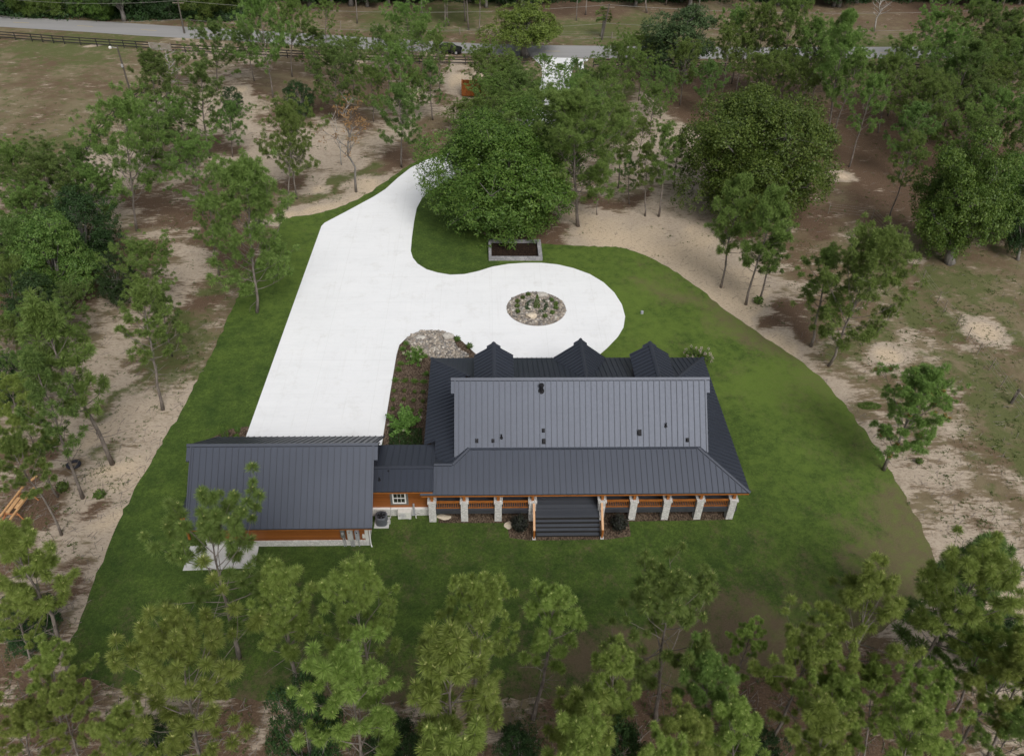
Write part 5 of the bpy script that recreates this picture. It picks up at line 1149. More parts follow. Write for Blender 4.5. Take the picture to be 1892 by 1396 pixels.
for x, y, kd in woods:
    k = K[kd] if kd in K else FAM[kd][0 if kd[0] == 's' else -2]; base = G(x, y); H = rr.uniform(12, 17) if kd[0] != 'k' else rr.uniform(7.5, 12); tp = proj((base.x, base.y, H)); wd = rr.uniform(.85, 1.15) * (k['R'] / k['H']) * H * 2 * F / tp[2]
    c = 'tree' if kd[0] == 'k' else 'pine tree'
    stand(kd, x, y, tp[0], tp[1], wd, 'broadleaf tree in the dark woods beyond the grey road' if kd[0] == 'k' else 'pine in the dark woods beyond the grey road', c, 'woods beyond the road, broadleaf' if kd[0] == 'k' else 'woods beyond the road, pines', 'broadleaf_tree' if kd[0] == 'k' else None)

def leaf_cloud(name, pts, rad, nleaf, leaf, mat, seed, zf=.7):
    """low foliage: leaf quads in a blob round each point"""
    r = np.random.default_rng(seed); P = np.array([[p[0], p[1], p[2]] for p in pts]); rd = np.array(rad)
    d = unit(r.standard_normal((len(P), nleaf, 3))); d[..., 2] = np.abs(d[..., 2])
    q = P[:, None] + d * (rd[:, None, None] * r.uniform(.45, 1.05, (len(P), nleaf, 1))) * np.array([1, 1, zf]); q = q.reshape(-1, 3)
    Nn = unit(d.reshape(-1, 3) + r.standard_normal((len(q), 3)) * .6); U = unit(np.cross(Nn, r.standard_normal((len(q), 3)))); W = np.cross(Nn, U)
    s = leaf * r.uniform(.6, 1.25, (len(q), 1)); V = np.stack([q - U * s * .6, q + W * s * .35, q + U * s * .6, q - W * s * .35], 1).reshape(-1, 3)
    return np_mesh(name, V, np.arange(len(V)).reshape(-1, 4), M[mat])
r = np.random.default_rng(9); pts = []; rad = []
for x in list(np.arange(-80, 440, 7)) + list(np.arange(440, 1980, 13)):
    for k in range(4):
        yy = (25 - 9 * k if x < 440 else -2 - 9 * k) + r.uniform(-4, 5) + (x / 440 * 8 if 0 < x < 440 else 0); p = G(x + r.uniform(-4, 4), yy); pts.append((p.x, p.y, 0)); rad.append(r.uniform(1.2, 3.0))
tag(link('thicket', leaf_cloud('thicket', pts, rad, 520, .33, 'dark_leaf', 3, .9)), kind='stuff')

# weeds and sprigs on the rough ground (never on the mown lawn or the paving)
r = np.random.default_rng(11); n = 26000; P = np.stack([r.uniform(0, 1892, n), 70 + 1326 * r.random(n)], 1)
q = np.array([G2(a, b) for a, b in P]); wv = idw(q, gp); keep = (r.random(n) < np.clip(wv[:, 2] * .55 + wv[:, 1] * .18 + .04 - wv[:, 0] * .02, 0, 1) * .75) & ~in_poly(q, LAWN) & ~in_poly(q, drive) & (q[:, 1] < 84)
q = q[keep]; cl = r.normal(0, 1, (len(q), 5, 2)) * r.uniform(.1, .7, (len(q), 1, 1)); C = np.zeros((len(q), 5, 3)); C[..., :2] = q[:, None] + cl; C = C.reshape(-1, 3); C = C[~in_poly(C, LAWN)]
V, Q = blades(C, np.tile([0, 0, 1.0], (len(C), 1)), r.uniform(.08, .26, len(C)), .05, 6, r, .15, 0, .2)
tag(link('weeds', np_mesh('weeds', V, Q, M['weed'])), kind='stuff')
# fallen twigs and needle drifts on the sand and litter
n = 15000; P = np.stack([r.uniform(0, 1892, n), 90 + 1306 * r.random(n)], 1); q = np.array([G2(a, b) for a, b in P]); q = q[~in_poly(q, LAWN) & ~in_poly(q, drive) & (q[:, 1] < 80)]
a = r.uniform(0, 3.14, len(q)); l = r.uniform(.08, .5, len(q)) ** 1.3; D = np.stack([np.cos(a) * l, np.sin(a) * l, r.uniform(-.02, .05, len(q))], 1); C = np.c_[q, np.full(len(q), .02)]
W = np.stack([-np.sin(a), np.cos(a), 0 * a], 1) * .012; V = np.stack([C - D - W, C + D - W, C + D + W + [0, 0, .02], C - D + W + [0, 0, .02]], 1).reshape(-1, 3)
tag(link('fallen_twigs', np_mesh('fallen_twigs', V, np.arange(len(V)).reshape(-1, 4), M['bark'])), kind='stuff')

# ------------------------------------------------------------------ garden plants
def bush_mesh(seed, rad, ht, n, leaf, mat, shape='ball'):
    r = np.random.default_rng(seed); d = unit(r.standard_normal((n, 3))); rr_ = r.uniform(.6, 1.03, (n, 1))
    if shape == 'cone':
        u = r.random(n) ** 1.4; a = r.uniform(0, 6.28, n); w_ = rad * (1 - u) ** .8 * np.clip(.55 + u * 4, 0, 1) * r.uniform(.65, 1.05, n); q = np.stack([np.cos(a) * w_, np.sin(a) * w_, u * ht + .03], 1); d = unit(np.stack([np.cos(a), np.sin(a), .6 + 0 * a], 1))
    else:
        lump = 1 + .16 * np.sin(d[:, :1] * 7 + seed) * np.cos(d[:, 1:2] * 6) + .10 * np.sin(d[:, 2:] * 9 + seed * 2); q = d * rr_ * lump * np.array([rad, rad, ht / 2]) + np.array([0, 0, ht / 2])
    Nn = unit(d + r.standard_normal((n, 3)) * .6); U = unit(np.cross(Nn, r.standard_normal((n, 3)))); W = np.cross(Nn, U); s = leaf * r.uniform(.6, 1.2, (n, 1))
    V = np.stack([q - U * s * .6, q + W * s * .35, q + U * s * .6, q - W * s * .35], 1).reshape(-1, 3); return np_mesh('foliage', V, np.arange(len(V)).reshape(-1, 4), M[mat])
def stem_mesh(h, n=3, seed=0, sp=.12):
    b = MB(); r = np.random.default_rng(seed)
    for k in range(n): a = r.uniform(0, 6.28); b.tube([(math.cos(a) * .02, math.sin(a) * .02, -.02), (math.cos(a) * sp, math.sin(a) * sp, h)], [.02, .01], 4)
    return b.mesh('stem', M['bark'], True)
def plant(name, p, fol, stem, label, cat, group=None, sc=1.0, extra=()):
    o = thing(name, p, label, cat, group); rz = random.Random(int(p[0] * 91 + p[1] * 37)).uniform(0, 6.28)
    for nm, me in (('foliage', fol), ('stem', stem)) + tuple(extra):
        if me is None: continue
        c = bpy.data.objects.new(nm, me); COL.objects.link(c); c.parent = o; c.scale = (sc, sc, sc); c.rotation_euler = (0, 0, rz)
    return o
ball = bush_mesh(1, .26, .46, 420, .075, 'oak'); stb = stem_mesh(.2); tuft = bush_mesh(2, .27, .42, 240, .10, 'oak_light')
def zp(zx, zy, ox, oy, s, z=.07): p = G(ox + zx / s, oy + zy / s); return (p.x, p.y, z)
isl = [(568, 828, 'left outermost round shrub on the stone island'), (566, 880, 'second round shrub up the left side of the stone island'), (572, 936, 'lowest round shrub on the left of the stone island'), (626, 788, 'round shrub upper left on the island beside the left arc of dark plants'), (685, 754, 'topmost round shrub on the stone island'),
       (942, 812, 'topmost round shrub right of the cypress on the stone island'), (986, 856, 'upper of two touching round shrubs on the right of the island'), (988, 898, 'lower of two touching round shrubs on the right of the island'), (949, 954, 'round shrub lower right on the stone island'), (871, 990, 'lowest round shrub right of the tan boulder on the island')]
for x, y, lab in isl: plant('round_shrub', zp(x, y, 860, 420, 5.9125), ball, stb, lab, 'shrub', 'round shrubs on the stone island', 1.0)
cy = bush_mesh(3, .42, 1.55, 900, .085, 'oak', 'cone'); plant('cypress', zp(778, 880, 860, 420, 5.9125), cy, stem_mesh(.6), 'pointed green cypress in the middle of the stone island', 'conifer')
cy2 = bush_mesh(4, .42, 1.35, 800, .085, 'oak', 'cone'); p = G(416, 806); plant('cypress', (p.x, p.y, .04), cy2, stem_mesh(.5), 'small pointed conifer behind the left end of the garage roof', 'conifer')
p = G(440, 797); plant('round_shrub', (p.x, p.y, .04), tuft, stb, 'small light shrub in the mulch behind the garage roof', 'shrub')
p = G(455, 800); plant('round_shrub', (p.x - .6, p.y - .6, .04), ball, stb, 'dark green shrub close to the driveway corner behind the garage', 'shrub')
def arc(pts_, label, seed):
    q = [zp(x, y, 860, 420, 5.9125) for x, y in pts_]; P = [];
    for a, b in zip(q, q[1:]): P += [tuple(np.array(a) + (np.array(b) - np.array(a)) * k / 6) for k in range(6)]
    c = np.mean(P, 0); me = leaf_cloud('foliage', [(p[0] - c[0], p[1] - c[1], 0) for p in P], [.26] * len(P), 60, .07, 'purple_leaf', seed, .7); me.materials[0] = M['dark_leaf']
    o = thing('border_plants', (c[0], c[1], .07), label, 'plant', 'dark arcs of low plants'); f = bpy.data.objects.new('foliage', me); COL.objects.link(f); f.parent = o
arc([(735, 800), (690, 830), (665, 865), (672, 905), (695, 900)], 'left arc of low dark plants on the stone island', 5); arc([(855, 810), (885, 850), (875, 895), (840, 925), (805, 935)], 'right arc of low dark plants on the stone island', 6)
rows = [((157, 740), 'far'), ((265, 740), 'far'), ((370, 750), 'far'), ((458, 752), 'far'), ((150, 832), 'mid'), ((262, 828), 'mid'), ((360, 840), 'mid'), ((455, 845), 'mid'), ((145, 925), 'near'), ((252, 932), 'near'), ((345, 940), 'near'), ((435, 945), 'near'), ((140, 1005), 'last')]
pos_n = ['nearest the driveway', 'second from the driveway', 'third from the driveway', 'nearest the porch']
rn = {'far': 'back shrub row', 'mid': 'middle shrub row', 'near': 'front shrub row', 'last': 'last'}
for i, ((x, y), k) in enumerate(rows):
    lab = 'lone small shrub left of the big leafy bush in the mulch bed' if k == 'last' else 'small shrub ' + pos_n[i % 4] + ' in the ' + rn[k] + ' of the mulch bed'
    plant('small_shrub', zp(x, y + 12, 700, 590, 5.585), ball if i % 3 else tuft, stb, lab, 'shrub', 'small shrubs in the side bed', .72)
for (x, y), lab in [((812, 228), 'round shrub left of its twin beside the rock bed'), ((938, 300), 'round shrub right of its twin nearest the dormer')]: plant('round_shrub', zp(x, y, 700, 590, 5.585), ball, stb, lab, 'shrub', 'round shrubs by the rock bed', 1.25)
def grass_clump(seed, n, L, mat): r = np.random.default_rng(seed); V, Q = blades(np.stack([r.normal(0, .12, n), r.normal(0, .12, n), 0 * r.random(n)], 1), np.tile([0, 0, 1.0], (n, 1)), L, .03, 8, r, .45, 0, .25); return np_mesh('foliage', V, Q, M[mat])
gc = grass_clump(1, 26, .5, 'fresh_leaf')
for (x, y), lab in [((170, 640), 'grass clump nearest the driveway in a thin row of four'), ((275, 645), 'second grass clump from the driveway in a thin row of four'), ((370, 650), 'third grass clump from the driveway in a thin row of four'), ((465, 655), 'grass clump nearest the porch in a thin row of four'), ((205, 530), 'tall grass clump below the pink flowered bush by the driveway edge'), ((228, 470), 'tall grass clump left of the pink flowered bush'), ((285, 262), 'grass clump at the top of the mulch bed by the stones'), ((492, 575), 'grass clump beside the porch eave right of the pink flowered bush'), ((245, 320), 'grass clump on the bed edge above the pink flowered bush')]:
    plant('grass_clump', zp(x, y, 700, 590, 5.585), gc, None, lab, 'ornamental grass', 'grass clumps in the side bed', .8)
def spray_bush(seed, n, L, nl, leaf, mat, flowers=0):
    """arching stems lined with leaves; optional pale flower heads"""
    r = np.random.default_rng(seed); b = MB(); C = []; D = []; tips = []
    for k in range(n):
        a = k * 2.4 + r.uniform(-.3, .3); el = R(r.uniform(25, 85)); d = np.array([math.cos(a) * math.cos(el), math.sin(a) * math.cos(el), math.sin(el)])
        pts, dd = bent((0, 0, 0), d, L * r.uniform(.7, 1.1), 6, -.45, r, .05); b.tube(pts, [.022, .02, .017, .014, .01, .007, .004], 4, cap=False); tips.append(pts[-1])
        for j in range(nl): f = r.uniform(1.2, 5.95); i = int(f); C.append(pts[i] + (pts[i + 1] - pts[i]) * (f - i)); D.append(dd)
    C = np.array(C); D = np.array(D); V, Q = blades(C, unit(D), leaf, leaf * .42, 2, r, -.2, 0, .1)
    fl = None
    if flowers: T = np.array(tips)[:flowers]; P = (T[:, None] + unit(r.standard_normal((len(T), 40, 3))) * .09).reshape(-1, 3) + np.array([0, 0, .05]); V2, Q2 = blades(P, unit(r.standard_normal((len(P), 3))), .06, .06, 1, r, -1, 0, 0); fl = np_mesh('flowers', V2, Q2, M['petal'])
    return np_mesh('foliage', V, Q, M[mat]), b.mesh('stem', M['bark'], True), fl
M['petal'] = leaf_mat('pale_pink_petals', (0.55, 0.40, 0.40), (0.68, 0.52, 0.51), (0.80, 0.68, 0.66), .2)
f, s_, fl = spray_bush(1, 34, 1.35, 34, .22, 'fresh_leaf', 16); plant('flowering_shrub', zp(395, 420, 700, 590, 5.585), f, s_, 'pink flowered bush in the mulch bed beside the river stones', 'shrub', 'flowering shrubs', 1.0, (('flowers', fl),))
f2, s2, fl2 = spray_bush(2, 46, 1.75, 40, .26, 'fresh_leaf', 5); plant('flowering_shrub', zp(275, 1120, 700, 590, 5.585), f2, s2, 'big leafy bush with arching stems beside the passage roof', 'shrub', 'flowering shrubs', 1.0, (('flowers', fl2),))
p = G(1290, 668); f3, s3, fl3 = spray_bush(3, 34, 1.3, 30, .2, 'oak_light', 24); plant('flowering_shrub', (p.x, p.y, .02), f3, s3, 'white flowered bush at the right front corner of the house', 'shrub', 'flowering shrubs', 1.15, (('flowers', fl3),))
pts = [zp(x, y, 700, 590, 5.585) for x in range(130, 460, 42) for y in range(1150, 1310, 36)]
tag(link('ground_cover', leaf_cloud('ground_cover', pts, [.27] * len(pts), 70, .11, 'dark_leaf', 8, .8)), kind='stuff')
pb = bush_mesh(12, .62, 1.45, 1500, .13, 'purple_leaf')
for x, y, lab in [(960, 982, 'dark purple bush left of the porch steps'), (1142, 980, 'dark purple bush right of the porch steps')]: p = G(x, y); plant('purple_bush', (p.x, p.y + .15, .03), pb, stem_mesh(.7), lab, 'shrub', 'dark bushes flanking the porch steps')

def rock(name, p, size, seed, mat, label, cat='boulder', group=None):
    b = bmesh.new(); bmesh.ops.create_icosphere(b, subdivisions=3, radius=1.0); rg = np.random.default_rng(seed); pl = unit(rg.standard_normal((9, 3))); dd = rg.uniform(.62, .9, 9)
    for v in b.verts:
        c = np.array(v.co[:])
        for n_, d_ in zip(pl, dd):
            e = c @ n_ - d_
            if e > 0: c = c - n_ * e
        v.co = Vector(c * np.array(size) + rg.standard_normal(3) * .006)
    me = bpy.data.meshes.new(name); b.to_mesh(me); b.free(); me.materials.append(M[mat]); o = link(name, me); o.location = (p[0], p[1], size[2] * .45); return tag(o, label, cat, group)
p = zp(712, 190, 700, 590, 5.585); rock('boulder', p, (.62, .42, .42), 1, 'boulder', 'pale angular boulder on the edge of the rock bed', group='boulders')
p = zp(425, 195, 700, 590, 5.585); rock('boulder', p, (.62, .36, .22), 2, 'boulder', 'flat grey boulder among the river stones', group='boulders')
p = zp(722, 985, 860, 420, 5.9125); rock('boulder', p, (.62, .42, .36), 3, 'boulder_tan', 'tan boulder at the front of the stone island', group='boulders')
p = zp(835, 750, 860, 420, 5.9125); rock('boulder', p, (.6, .4, .3), 4, 'boulder', 'grey boulder right of the cypress on the island', group='boulders')
p = G(939, 971); rock('boulder', p, (.33, .36, .2), 5, 'boulder_tan', 'tan flat stone left of the dark bush by the steps', 'stone', 'boulders')
p = G(820, 955); rock('boulder', (p.x, p.y, 0), (.55, .3, .07), 6, 'boulder_tan', 'flat tan stepping stone under the first porch bay', 'stone', 'boulders')

# tree well of grey blocks under the great oak
pa = G(903, 482); t_ = thing('tree_well', ((pa.x + .18) / 2 - 0.0, 37.3, 0), 'low rectangular wall of grey blocks around the oak trunk', 'tree well')
x0, x1, y0, y1 = pa.x, .25, 35.75, 39.6; b = MB(); b.box(x0, x1, y0, y0 + .3, 0, .42); b.box(x0, x0 + .3, y0 + .301, y1, 0, .42); b.box(x1 - .42, x1, y0 + .301, y1, 0, .42); b.box(x0 + .301, x1 - .421, y1 - .3, y1, 0, .42); b.build('block_wall', M['block'], t_)
b = MB(); b.box(x0 + .302, x1 - .422, y0 + .302, y1 - .302, 0, .12); b.build('soil', M['mulch_dark'], t_)

# ------------------------------------------------------------------ fences, gate, poles, wires
def board_fence(name, line, label, h=1.35, sp=2.45, rails=(.35, .8, 1.22), mat='black_wood'):
    pts = [G2(*map(float, q.split(','))) for q in line.split()]; c = pts[0]
    t_ = thing(name, (c[0], c[1], 0), label, 'fence'); rl = MB()
    for a, b_ in zip(pts, pts[1:]):
        a = Vector((*a, 0)); b_ = Vector((*b_, 0)); L = (b_ - a).length; n = max(1, round(L / sp)); d = (b_ - a).normalized(); sd = Vector((-d.y, d.x, 0)) * .07
        for z in rails: rl.beam(a + sd + Vector((0, 0, z)), b_ + sd + Vector((0, 0, z)), .04, .15)
        for k in range(n):
            p = a + d * (L * k / n); m = MB(); m.box(p.x - .06, p.x + .06, p.y - .06, p.y + .06, 0, h); m.build('post', M[mat], t_)
    rl.build('rails', M[mat], t_); return t_
board_fence('board_fence', '-60,71 0,72.5 60,77 120,82 180,86 230,89 277,92.5', 'black board fence along the pasture left of the metal gate')
board_fence('board_fence', '318,96.5 420,101.5 560,109 700,116 800,119 890,120.5 975,121', 'black board fence behind the pines between metal gate and drive entrance')
board_fence('board_fence', '1096,124 1200,127 1310,131 1450,133 1560,134 1650,134 1800,133 1960,131', 'black board fence on the right of the drive entrance')
board_fence('board_fence', '276,168 250,186 222,208 196,240 172,266 150,296', 'black board fence running down behind the pasture corner pine', mat='black_wood')
a, b_ = G(278, 93), G(317, 96.5); t_ = thing('field_gate', a, 'silver tubular field gate between two runs of black fence', 'gate'); m = MB()
for z in (.25, .45, .65, .85, 1.05, 1.25): m.tube([a + Vector((0, 0, z)), b_ + Vector((0, 0, z))], .028, 6)
for k in (0, .5, 1): p = a.lerp(b_, k); m.tube([p + Vector((0, 0, .2)), p + Vector((0, 0, 1.3))], .03, 6)
m.build('bars', M['steel'], t_)
m = MB(); p = a.lerp(b_, 1.02); m.tube([p, p + Vector((0, 0, 1.5))], .09, 8); m.build('post', M['grey_wood'], t_)

def wire_fence(name, line, label, h, sp, mat, wires, rad=.05):
    pts = [G(*map(float, q.split(','))) for q in line.split()]; t_ = thing(name, pts[0], label, 'fence'); w_ = MB(); r = random.Random(3)
    for a, b_ in zip(pts, pts[1:]):
        L = (b_ - a).length; n = max(1, round(L / sp))
        for k in range(n):
            p = a.lerp(b_, k / n); q = p + Vector((r.uniform(-.08, .08), r.uniform(-.08, .08), h * r.uniform(.9, 1.1))); m = MB(); m.tube([p, q], rad, 6); m.build('post', M[mat], t_)
        for z in wires: w_.tube([a + Vector((0, 0, z)), b_ + Vector((0, 0, z))], .008, 4)
    w_.build('wires', M['wire'], t_)
wire_fence('wire_fence', '1530,395 1610,405 1668,462 1703,521 1731,560 1743,577 1767,602 1785,628 1805,655 1827,684 1848,714 1868,745 1900,790', 'thin wire fence on leaning wooden stakes across the right pasture', 1.35, 3.6, 'grey_wood', (.35, .7, 1.05, 1.3), .045)
wire_fence('wire_fence', '330,33 380,37 440,43 560,47 700,58 850,64 1000,70 1130,72 1300,73 1500,75 1680,72 1900,70', 'old wire fence on pale posts on the far verge of the road', 1.2, 9, 'grey_wood', (.4, .8, 1.1), .09)
p = G(1868, 745); t_ = thing('corner_post', p, 'thick brown corner post braced at the end of the right wire fence', 'post')
m = MB(); m.tube([p, p + Vector((.15, .1, 1.5))], .13, 10); m.build('post', M['pole_wood'], t_)
m = MB(); m.tube([p + Vector((.1, .1, 1.3)), p + Vector((1.6, -1.3, .1))], .06, 8); m.build('brace', M['grey_wood'], t_)

def pole_top(bx, by, tx, ty):
    base = G(bx, by); d = ray(tx, ty); hp = CAM + d * ((base.x - CAM[0]) * d[0] + (base.y - CAM[1]) * d[1]) / (d[0] ** 2 + d[1] ** 2); return base, Vector(hp)
base, top = pole_top(247, 190, 216, 85); t_ = thing('light_pole', base, 'leaning wooden pole with a lamp on top at the pasture edge', 'pole')
m = MB(); m.tube([base, top], [.15, .10], 10); m.build('shaft', M['pole_wood'], t_)
m = MB(); m.tube([top - Vector((0, 0, .3)), top + Vector((-.6, -.5, .0))], .035, 6); m.build('arm', M['steel'], t_)
m = MB(); q = top + Vector((-.75, -.6, -.05)); m.tube([q + Vector((0, 0, .18)), q + Vector((0, 0, .05)), q - Vector((0, 0, .12))], [.10, .22, .20], 12); m.build('lamp_head', M['offwhite'], t_)
m = MB(); q = top + (base - top) * .33; m.box(q.x - .12, q.x + .12, q.y - .3, q.y - .12, q.z - .2, q.z + .2); m.build('meter_box', M['steel'], t_)
tops = []
for bx, by, tx, ty, lab in [(341, 62, 328, 0, 'tall utility pole beside the grey road above the dead tree'), (1112, 74, 1126, 8, 'utility pole behind the palm beyond the road'), (-160, 30, -175, -30, 'utility pole beyond the left picture edge'), (1990, 72, 2040, 5, 'utility pole beyond the right picture edge')]:
    base, top = pole_top(bx, by, tx, ty); t_ = thing('utility_pole', base, lab, 'pole', 'utility poles along the road'); m = MB(); m.tube([base, top], [.17, .11], 10); m.build('shaft', M['pole_wood'], t_)
    m = MB(); m.beam(top + Vector((-1.0, 0, -.5)), top + Vector((1.0, 0, -.5)), .1, .1); m.build('crossarm', M['grey_wood'], t_); tops.append(top)
order = [tops[2], tops[0], tops[1], tops[3]]
for zz, lab in [(-.1, 'topmost of the three sagging power lines over the road verge'), (-3.2, 'middle one of the three sagging power lines over the road verge'), (-5.6, 'lowest of the three sagging power lines over the road verge')]:
    m = MB()
    for a, b_ in zip(order, order[1:]):
        a = a + Vector((0, 0, zz)); b_ = b_ + Vector((0, 0, zz)); pts = [a.lerp(b_, k / 24) - Vector((0, 0, 1.6 * 4 * (k / 24) * (1 - k / 24))) for k in range(25)]; m.tube(pts, .022, 5, cap=False)
    tag(m.build('power_line', M['wire']), lab, 'power line', 'power lines')

# ------------------------------------------------------------------ things lying about
def place(t_, obs): pass
c = G(829, 98); car = thing('parked_car', c, 'black car on the near edge of the road half hidden by a pine', 'car'); ang = math.atan2(G(870, 98).y - G(800, 95).y, G(870, 98).x - G(800, 95).x)
mt = Matrix.Translation(c) @ Matrix.Rotation(ang, 4, 'Z')
def xf(m): m.v = [tuple(mt @ Vector(v)) for v in m.v]; return m
prof = [(-2.25, .35), (-2.3, .75), (-2.15, .95), (-1.6, 1.02), (-.9, 1.5), (.55, 1.52), (1.25, 1.05), (2.05, .92), (2.3, .7), (2.3, .35)]
m = MB(); n = len(prof); vs = []
for y, k in ((-.9, 1), (-.82, 1.0), (.82, 1.0), (.9, 1)): vs += [(x * (1 if abs(y) < .85 else .985), y * (.88 if z > 1.2 else 1), z if abs(y) < .85 else z * .985) for x, z in prof]
fs = [(j * n + i, j * n + (i + 1) % n, (j + 1) * n + (i + 1) % n, (j + 1) * n + i) for j in range(3) for i in range(n)] + [tuple(range(n - 1, -1, -1)), tuple(3 * n + i for i in range(n))]
m.add(vs, fs); xf(m).build('body', M['carpaint'], car)
m = MB()
for s in (-1, 1): m.add([(-1.45, s * .86, 1.06), (-.85, s * .815, 1.42), (.5, s * .815, 1.44), (1.1, s * .86, 1.08), (-1.45, s * .885, 1.06), (-.85, s * .835, 1.42), (.5, s * .835, 1.44), (1.1, s * .885, 1.08)], [(4, 5, 6, 7), (3, 2, 1, 0), (0, 1, 5, 4), (1, 2, 6, 5), (2, 3, 7, 6), (3, 0, 4, 7)])
xf(m).build('side_window', M['glass'], car)
m = MB(); m.add([(.62, -.7, 1.52), (.62, .7, 1.52), (1.22, .78, 1.09), (1.22, -.78, 1.09)], [(0, 3, 2, 1)]); xf(m).build('windscreen', M['glass'], car)
for x in (-1.4, 1.4):
    for s in (-1, 1):
        m = MB(); m.tube([(x, s * .70, .33), (x, s * .92, .33)], .33, 18); wh = xf(m).build('wheel', M['rubber'], car)
        m = MB(); m.tube([(x, s * .921, .33), (x, s * .935, .33)], .2, 14); xf(m).build('rim', M['steel'], wh)

c = G(866, 178); t_ = thing('roll_off_container', c, 'rusty orange steel container standing among the pines', 'container'); m = MB(); L, W_, H_ = 5.2, 2.2, 1.7
x0, y0 = c.x - 1.0, c.y - .4
m.box(x0, x0 + L, y0, y0 + .06, .2, .2 + H_); m.box(x0, x0 + L, y0 + W_ - .06, y0 + W_, .2, .2 + H_); m.box(x0, x0 + .06, y0 + .06, y0 + W_ - .06, .2, .2 + H_); m.box(x0 + L - .06, x0 + L, y0 + .06, y0 + W_ - .06, .2, .2 + H_); m.box(x0 + .06, x0 + L - .06, y0 + .06, y0 + W_ - .06, .2, .28)
m.build('hull', M['rust'], t_)
m = MB()
for k in range(7): xx = x0 + .1 + k * (L - .3) / 6; m.box(xx, xx + .1, y0 - .08, y0 - .001, .2, .2 + H_)
for k in range(4): yy = y0 + .1 + k * (W_ - .3) / 3; m.box(x0 - .08, x0 - .001, yy, yy + .1, .2, .2 + H_)
m.build('ribs', M['rust'], t_)
m = MB(); m.box(x0 - .05, x0 + L + .05, y0 - .1, y0 + .08, .202 + H_, .3 + H_); m.box(x0 - .1, x0 + .08, y0 + .081, y0 + W_, .202 + H_, .3 + H_); m.build('top_rail', M['rust'], t_)
for yy in (y0 + .3, y0 + W_ - .5): m = MB(); m.box(x0 + .1, x0 + L - .1, yy, yy + .15, 0, .199); m.build('skid', M['black_metal'], t_)
m = MB(); r = random.Random(4)
for k in range(16): x, y = r.uniform(x0 + .4, x0 + L - .5), r.uniform(y0 + .3, y0 + W_ - .4); a = Vector((x, y, .9 + r.uniform(0, .5))); m.beam(a, a + Vector((r.uniform(-1, 1), r.uniform(-.6, .6), r.uniform(-.2, .4))), .18, .05)
m.build('debris', M['lumber_red'], t_)
def mound(name, c, rx, ry, h, mat, label, cat, seed):
    r = np.random.default_rng(seed); n = 26; g = np.linspace(-1, 1, n); X, Y = np.meshgrid(g, g); rr = np.hypot(X, Y); Z = np.clip(1 - rr ** 1.6, 0, 1) * h
    Z = Z * (1 + .25 * np.sin(X * 5 + seed) * np.cos(Y * 4)) + np.where(rr < 1, r.normal(0, .02, X.shape), 0); Z[rr >= 1] = -.02
    V = np.stack([c.x + X * rx, c.y + Y * ry, Z], -1).reshape(-1, 3); i = (np.arange(n - 1)[:, None] * n + np.arange(n - 1)[None]).ravel()
    return tag(link(name, np_mesh(name, V, np.stack([i, i + 1, i + n + 1, i + n], 1), M[mat], smooth=True)), label, cat)
M['sand_pile'] = noisy('loose_sand', (0.34, 0.265, 0.185), (0.60, 0.49, 0.37), 3, .95, 0, .5)
mound('sand_pile', G(884, 146), 2.4, 1.3, .7, 'sand_pile', 'heap of pale sand just above the rusty orange container', 'sand heap', 1)
mound('sand_pile', G(1553, 326), 1.1, .7, .25, 'sand_pile', 'small white sand heap right of the huge round oak', 'sand heap', 2)

# lumber bench: two long rails on trestles with loose boards
pa, pb = G(8, 958, .8), G(54, 898, .8); d = (pb - pa).normalized(); sd = Vector((-d.y, d.x, 0)); L = (pb - pa).length
t_ = thing('work_bench', (pa + pb) / 2 - Vector((0, 0, .8)), 'rough bench of new orange lumber on trestles under the left pines', 'work bench')
for s in (-.42, .42): m = MB(); m.beam(pa + sd * s, pb + sd * s, .14, .09); m.build('rail', M['lumber'], t_)
for k in (.22, .82):
    for s in (-.42, .42):
        p = pa.lerp(pb, k) + sd * s; m = MB(); m.beam(p - Vector((0, 0, .05)), p + sd * s * .7 - Vector((0, 0, .8)), .09, .05, d); m.build('leg', M['lumber_red'], t_)
    p = pa.lerp(pb, k) - Vector((0, 0, .3)); m = MB(); m.beam(p - sd * .6, p + sd * .6, .09, .05); m.build('crosspiece', M['lumber_red'], t_)
m = MB(); m.beam(pa.lerp(pb, .3) + sd * -.33 + Vector((0, 0, .09)), pa.lerp(pb, .78) + sd * -.33 + Vector((0, 0, .09)), .28, .05); m.build('board', M['lumber'], t_)
m = MB(); m.beam(pa.lerp(pb, .15) + sd * .05 + Vector((0, 0, .07)), pa.lerp(pb, .62) + sd * .05 + Vector((0, 0, .07)), .26, .05); m.build('board', M['lumber'], t_)
m = MB(); m.beam(pa.lerp(pb, .05) + sd * .75 - Vector((0, 0, .75)), pa.lerp(pb, .85) + sd * .75 - Vector((0, 0, .75)), .16, .05); tag(m.build('plank', M['lumber_red']), 'long reddish plank lying along the left side of the lumber bench', 'plank')
p = G(62, 884); m = MB(); m.beam(p + Vector((-.1, -.25, .03)), p + Vector((.12, .28, .03)), .2, .05); tag(m.build('plank', M['lumber']), 'short bright board on red litter beyond the lumber bench', 'plank')
p = G(62, 920); m = MB(); m.beam(p + Vector((-.5, -.12, .03)), p + Vector((.5, .1, .03)), .08, .05); tag(m.build('plank', M['grey_wood']), 'thin weathered stick right of the lumber bench', 'plank')
p = G(137, 860); m = MB(); n = 28; k_ = 10; vs = [(p.x + (.42 + .13 * math.cos(b_)) * math.cos(a), p.y + (.36 + .13 * math.cos(b_)) * math.sin(a), .13 + .12 * math.sin(b_)) for a in [2 * math.pi * i / n for i in range(n)] for b_ in [2 * math.pi * j / k_ for j in range(k_)]]
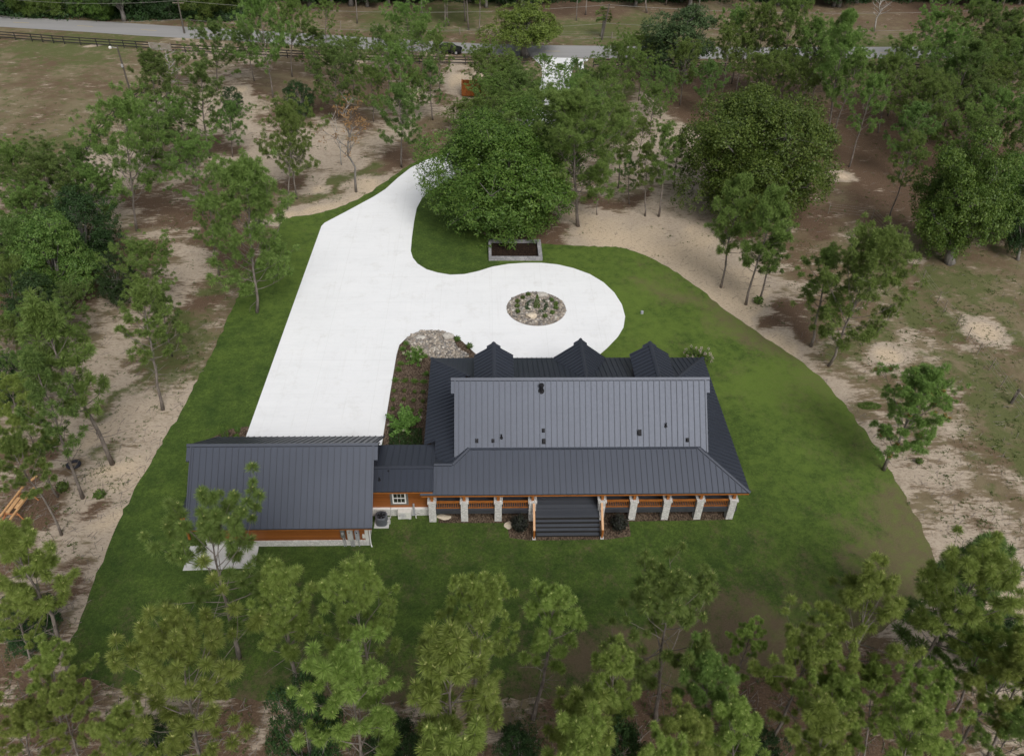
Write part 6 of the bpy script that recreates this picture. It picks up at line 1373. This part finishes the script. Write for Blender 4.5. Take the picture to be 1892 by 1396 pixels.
m.add(vs, [(i * k_ + j, ((i + 1) % n) * k_ + j, ((i + 1) % n) * k_ + (j + 1) % k_, i * k_ + (j + 1) % k_) for i in range(n) for j in range(k_)]); tag(m.build('old_tyre', M['rubber'], smooth=True), 'black tyre lying flat on pale sand at the left', 'tyre')
for x, y, rx, sd_, lab in [(1606, 750, 1.0, 1, 'x')]:
    c = G(x, y); r = np.random.default_rng(2); n = 420; a = r.uniform(0, 6.28, n); q = np.sqrt(r.random(n)); C = np.stack([c.x + np.cos(a) * q * 1.05, c.y + np.sin(a) * q * .5, 0 * a], 1); V, Q = blades(C, np.tile([0, 0, 1.0], (n, 1)), .16, .03, 5, r, .2, 0, .2)
    tag(link('grass_patch', np_mesh('grass_patch', V, Q, M['fresh_leaf'])), kind='stuff')
for x, y, s, lab in [(186, 918, 1, 'low green bush beside two pine trunks near the lumber bench'), (1632, 790, .6, 'tiny green sprig on sand left of the lone leaning pine'), (1697, 855, .7, 'small green sprig on sand right of the lone leaning pine'), (1400, 560, 1.2, 'low green bush at the base of the two light pines'), (735, 745, .5, 'x'), (118, 905, 1.1, 'low bush right of the lumber bench between trunks')]:
    if lab == 'x': continue
    p = G(x, y); plant('low_bush', (p.x, p.y, 0), tuft, stb, lab, 'bush', 'low wild bushes', s * 1.6)
p = G(1186, 579); m = MB(); m.tube([p, p + Vector((0, 0, .22))], [.16, .13], 12); m.tube([p + Vector((0, 0, .22)), p + Vector((0, 0, .26))], .15, 12); tag(m.build('landscape_marker', M['grey_box']), 'small round grey fixture standing in the lawn right of the turning circle', 'fixture')

# cabbage palm by the road
pb_ = G(1112, 68); d_ = ray(1116, 18); hp = CAM + d_ * ((pb_.x - CAM[0]) * d_[0] + (pb_.y - CAM[1]) * d_[1]) / (d_[0] ** 2 + d_[1] ** 2); Hh = hp[2]
t_ = thing('palm_tree', pb_, 'cabbage palm with round head on the grass verge beyond the road', 'palm tree'); m = MB(); m.tube([pb_, pb_ + Vector((.1, 0, Hh * .5)), pb_ + Vector((0, 0, Hh * .8))], [.28, .22, .2], 10); m.build('trunk', M['bark_grey'], t_)
r = np.random.default_rng(8); Vv = []; Fv = []
for k in range(64):
    a = k * 2.4; el = R(r.uniform(-55, 85)); d = np.array([math.cos(a) * math.cos(el), math.sin(a) * math.cos(el), math.sin(el)]); o = np.array([pb_.x, pb_.y, Hh * .8]); tip = o + d * Hh * .24
    s1 = unit(np.cross(d, [0, 0, 1.0])); up = np.cross(s1, d)
    for j in range(14):
        th = (j / 13 - .5) * 2.6; l = Hh * .15; e = tip + (d * math.cos(th) + s1 * math.sin(th)) * l - np.array([0, 0, .25 * l]); w_ = up * .07 + s1 * .09; b0 = len(Vv); Vv += [tip - w_ * .5, tip + w_ * .5, e]; Fv.append((b0, b0 + 1, b0 + 2))
    w_ = s1 * .03; b0 = len(Vv); Vv += [o - w_, o + w_, tip]; Fv.append((b0, b0 + 1, b0 + 2))
fr = link('fronds', np_mesh('fronds', np.array(Vv), np.array(Fv), M['oak_light']), t_)
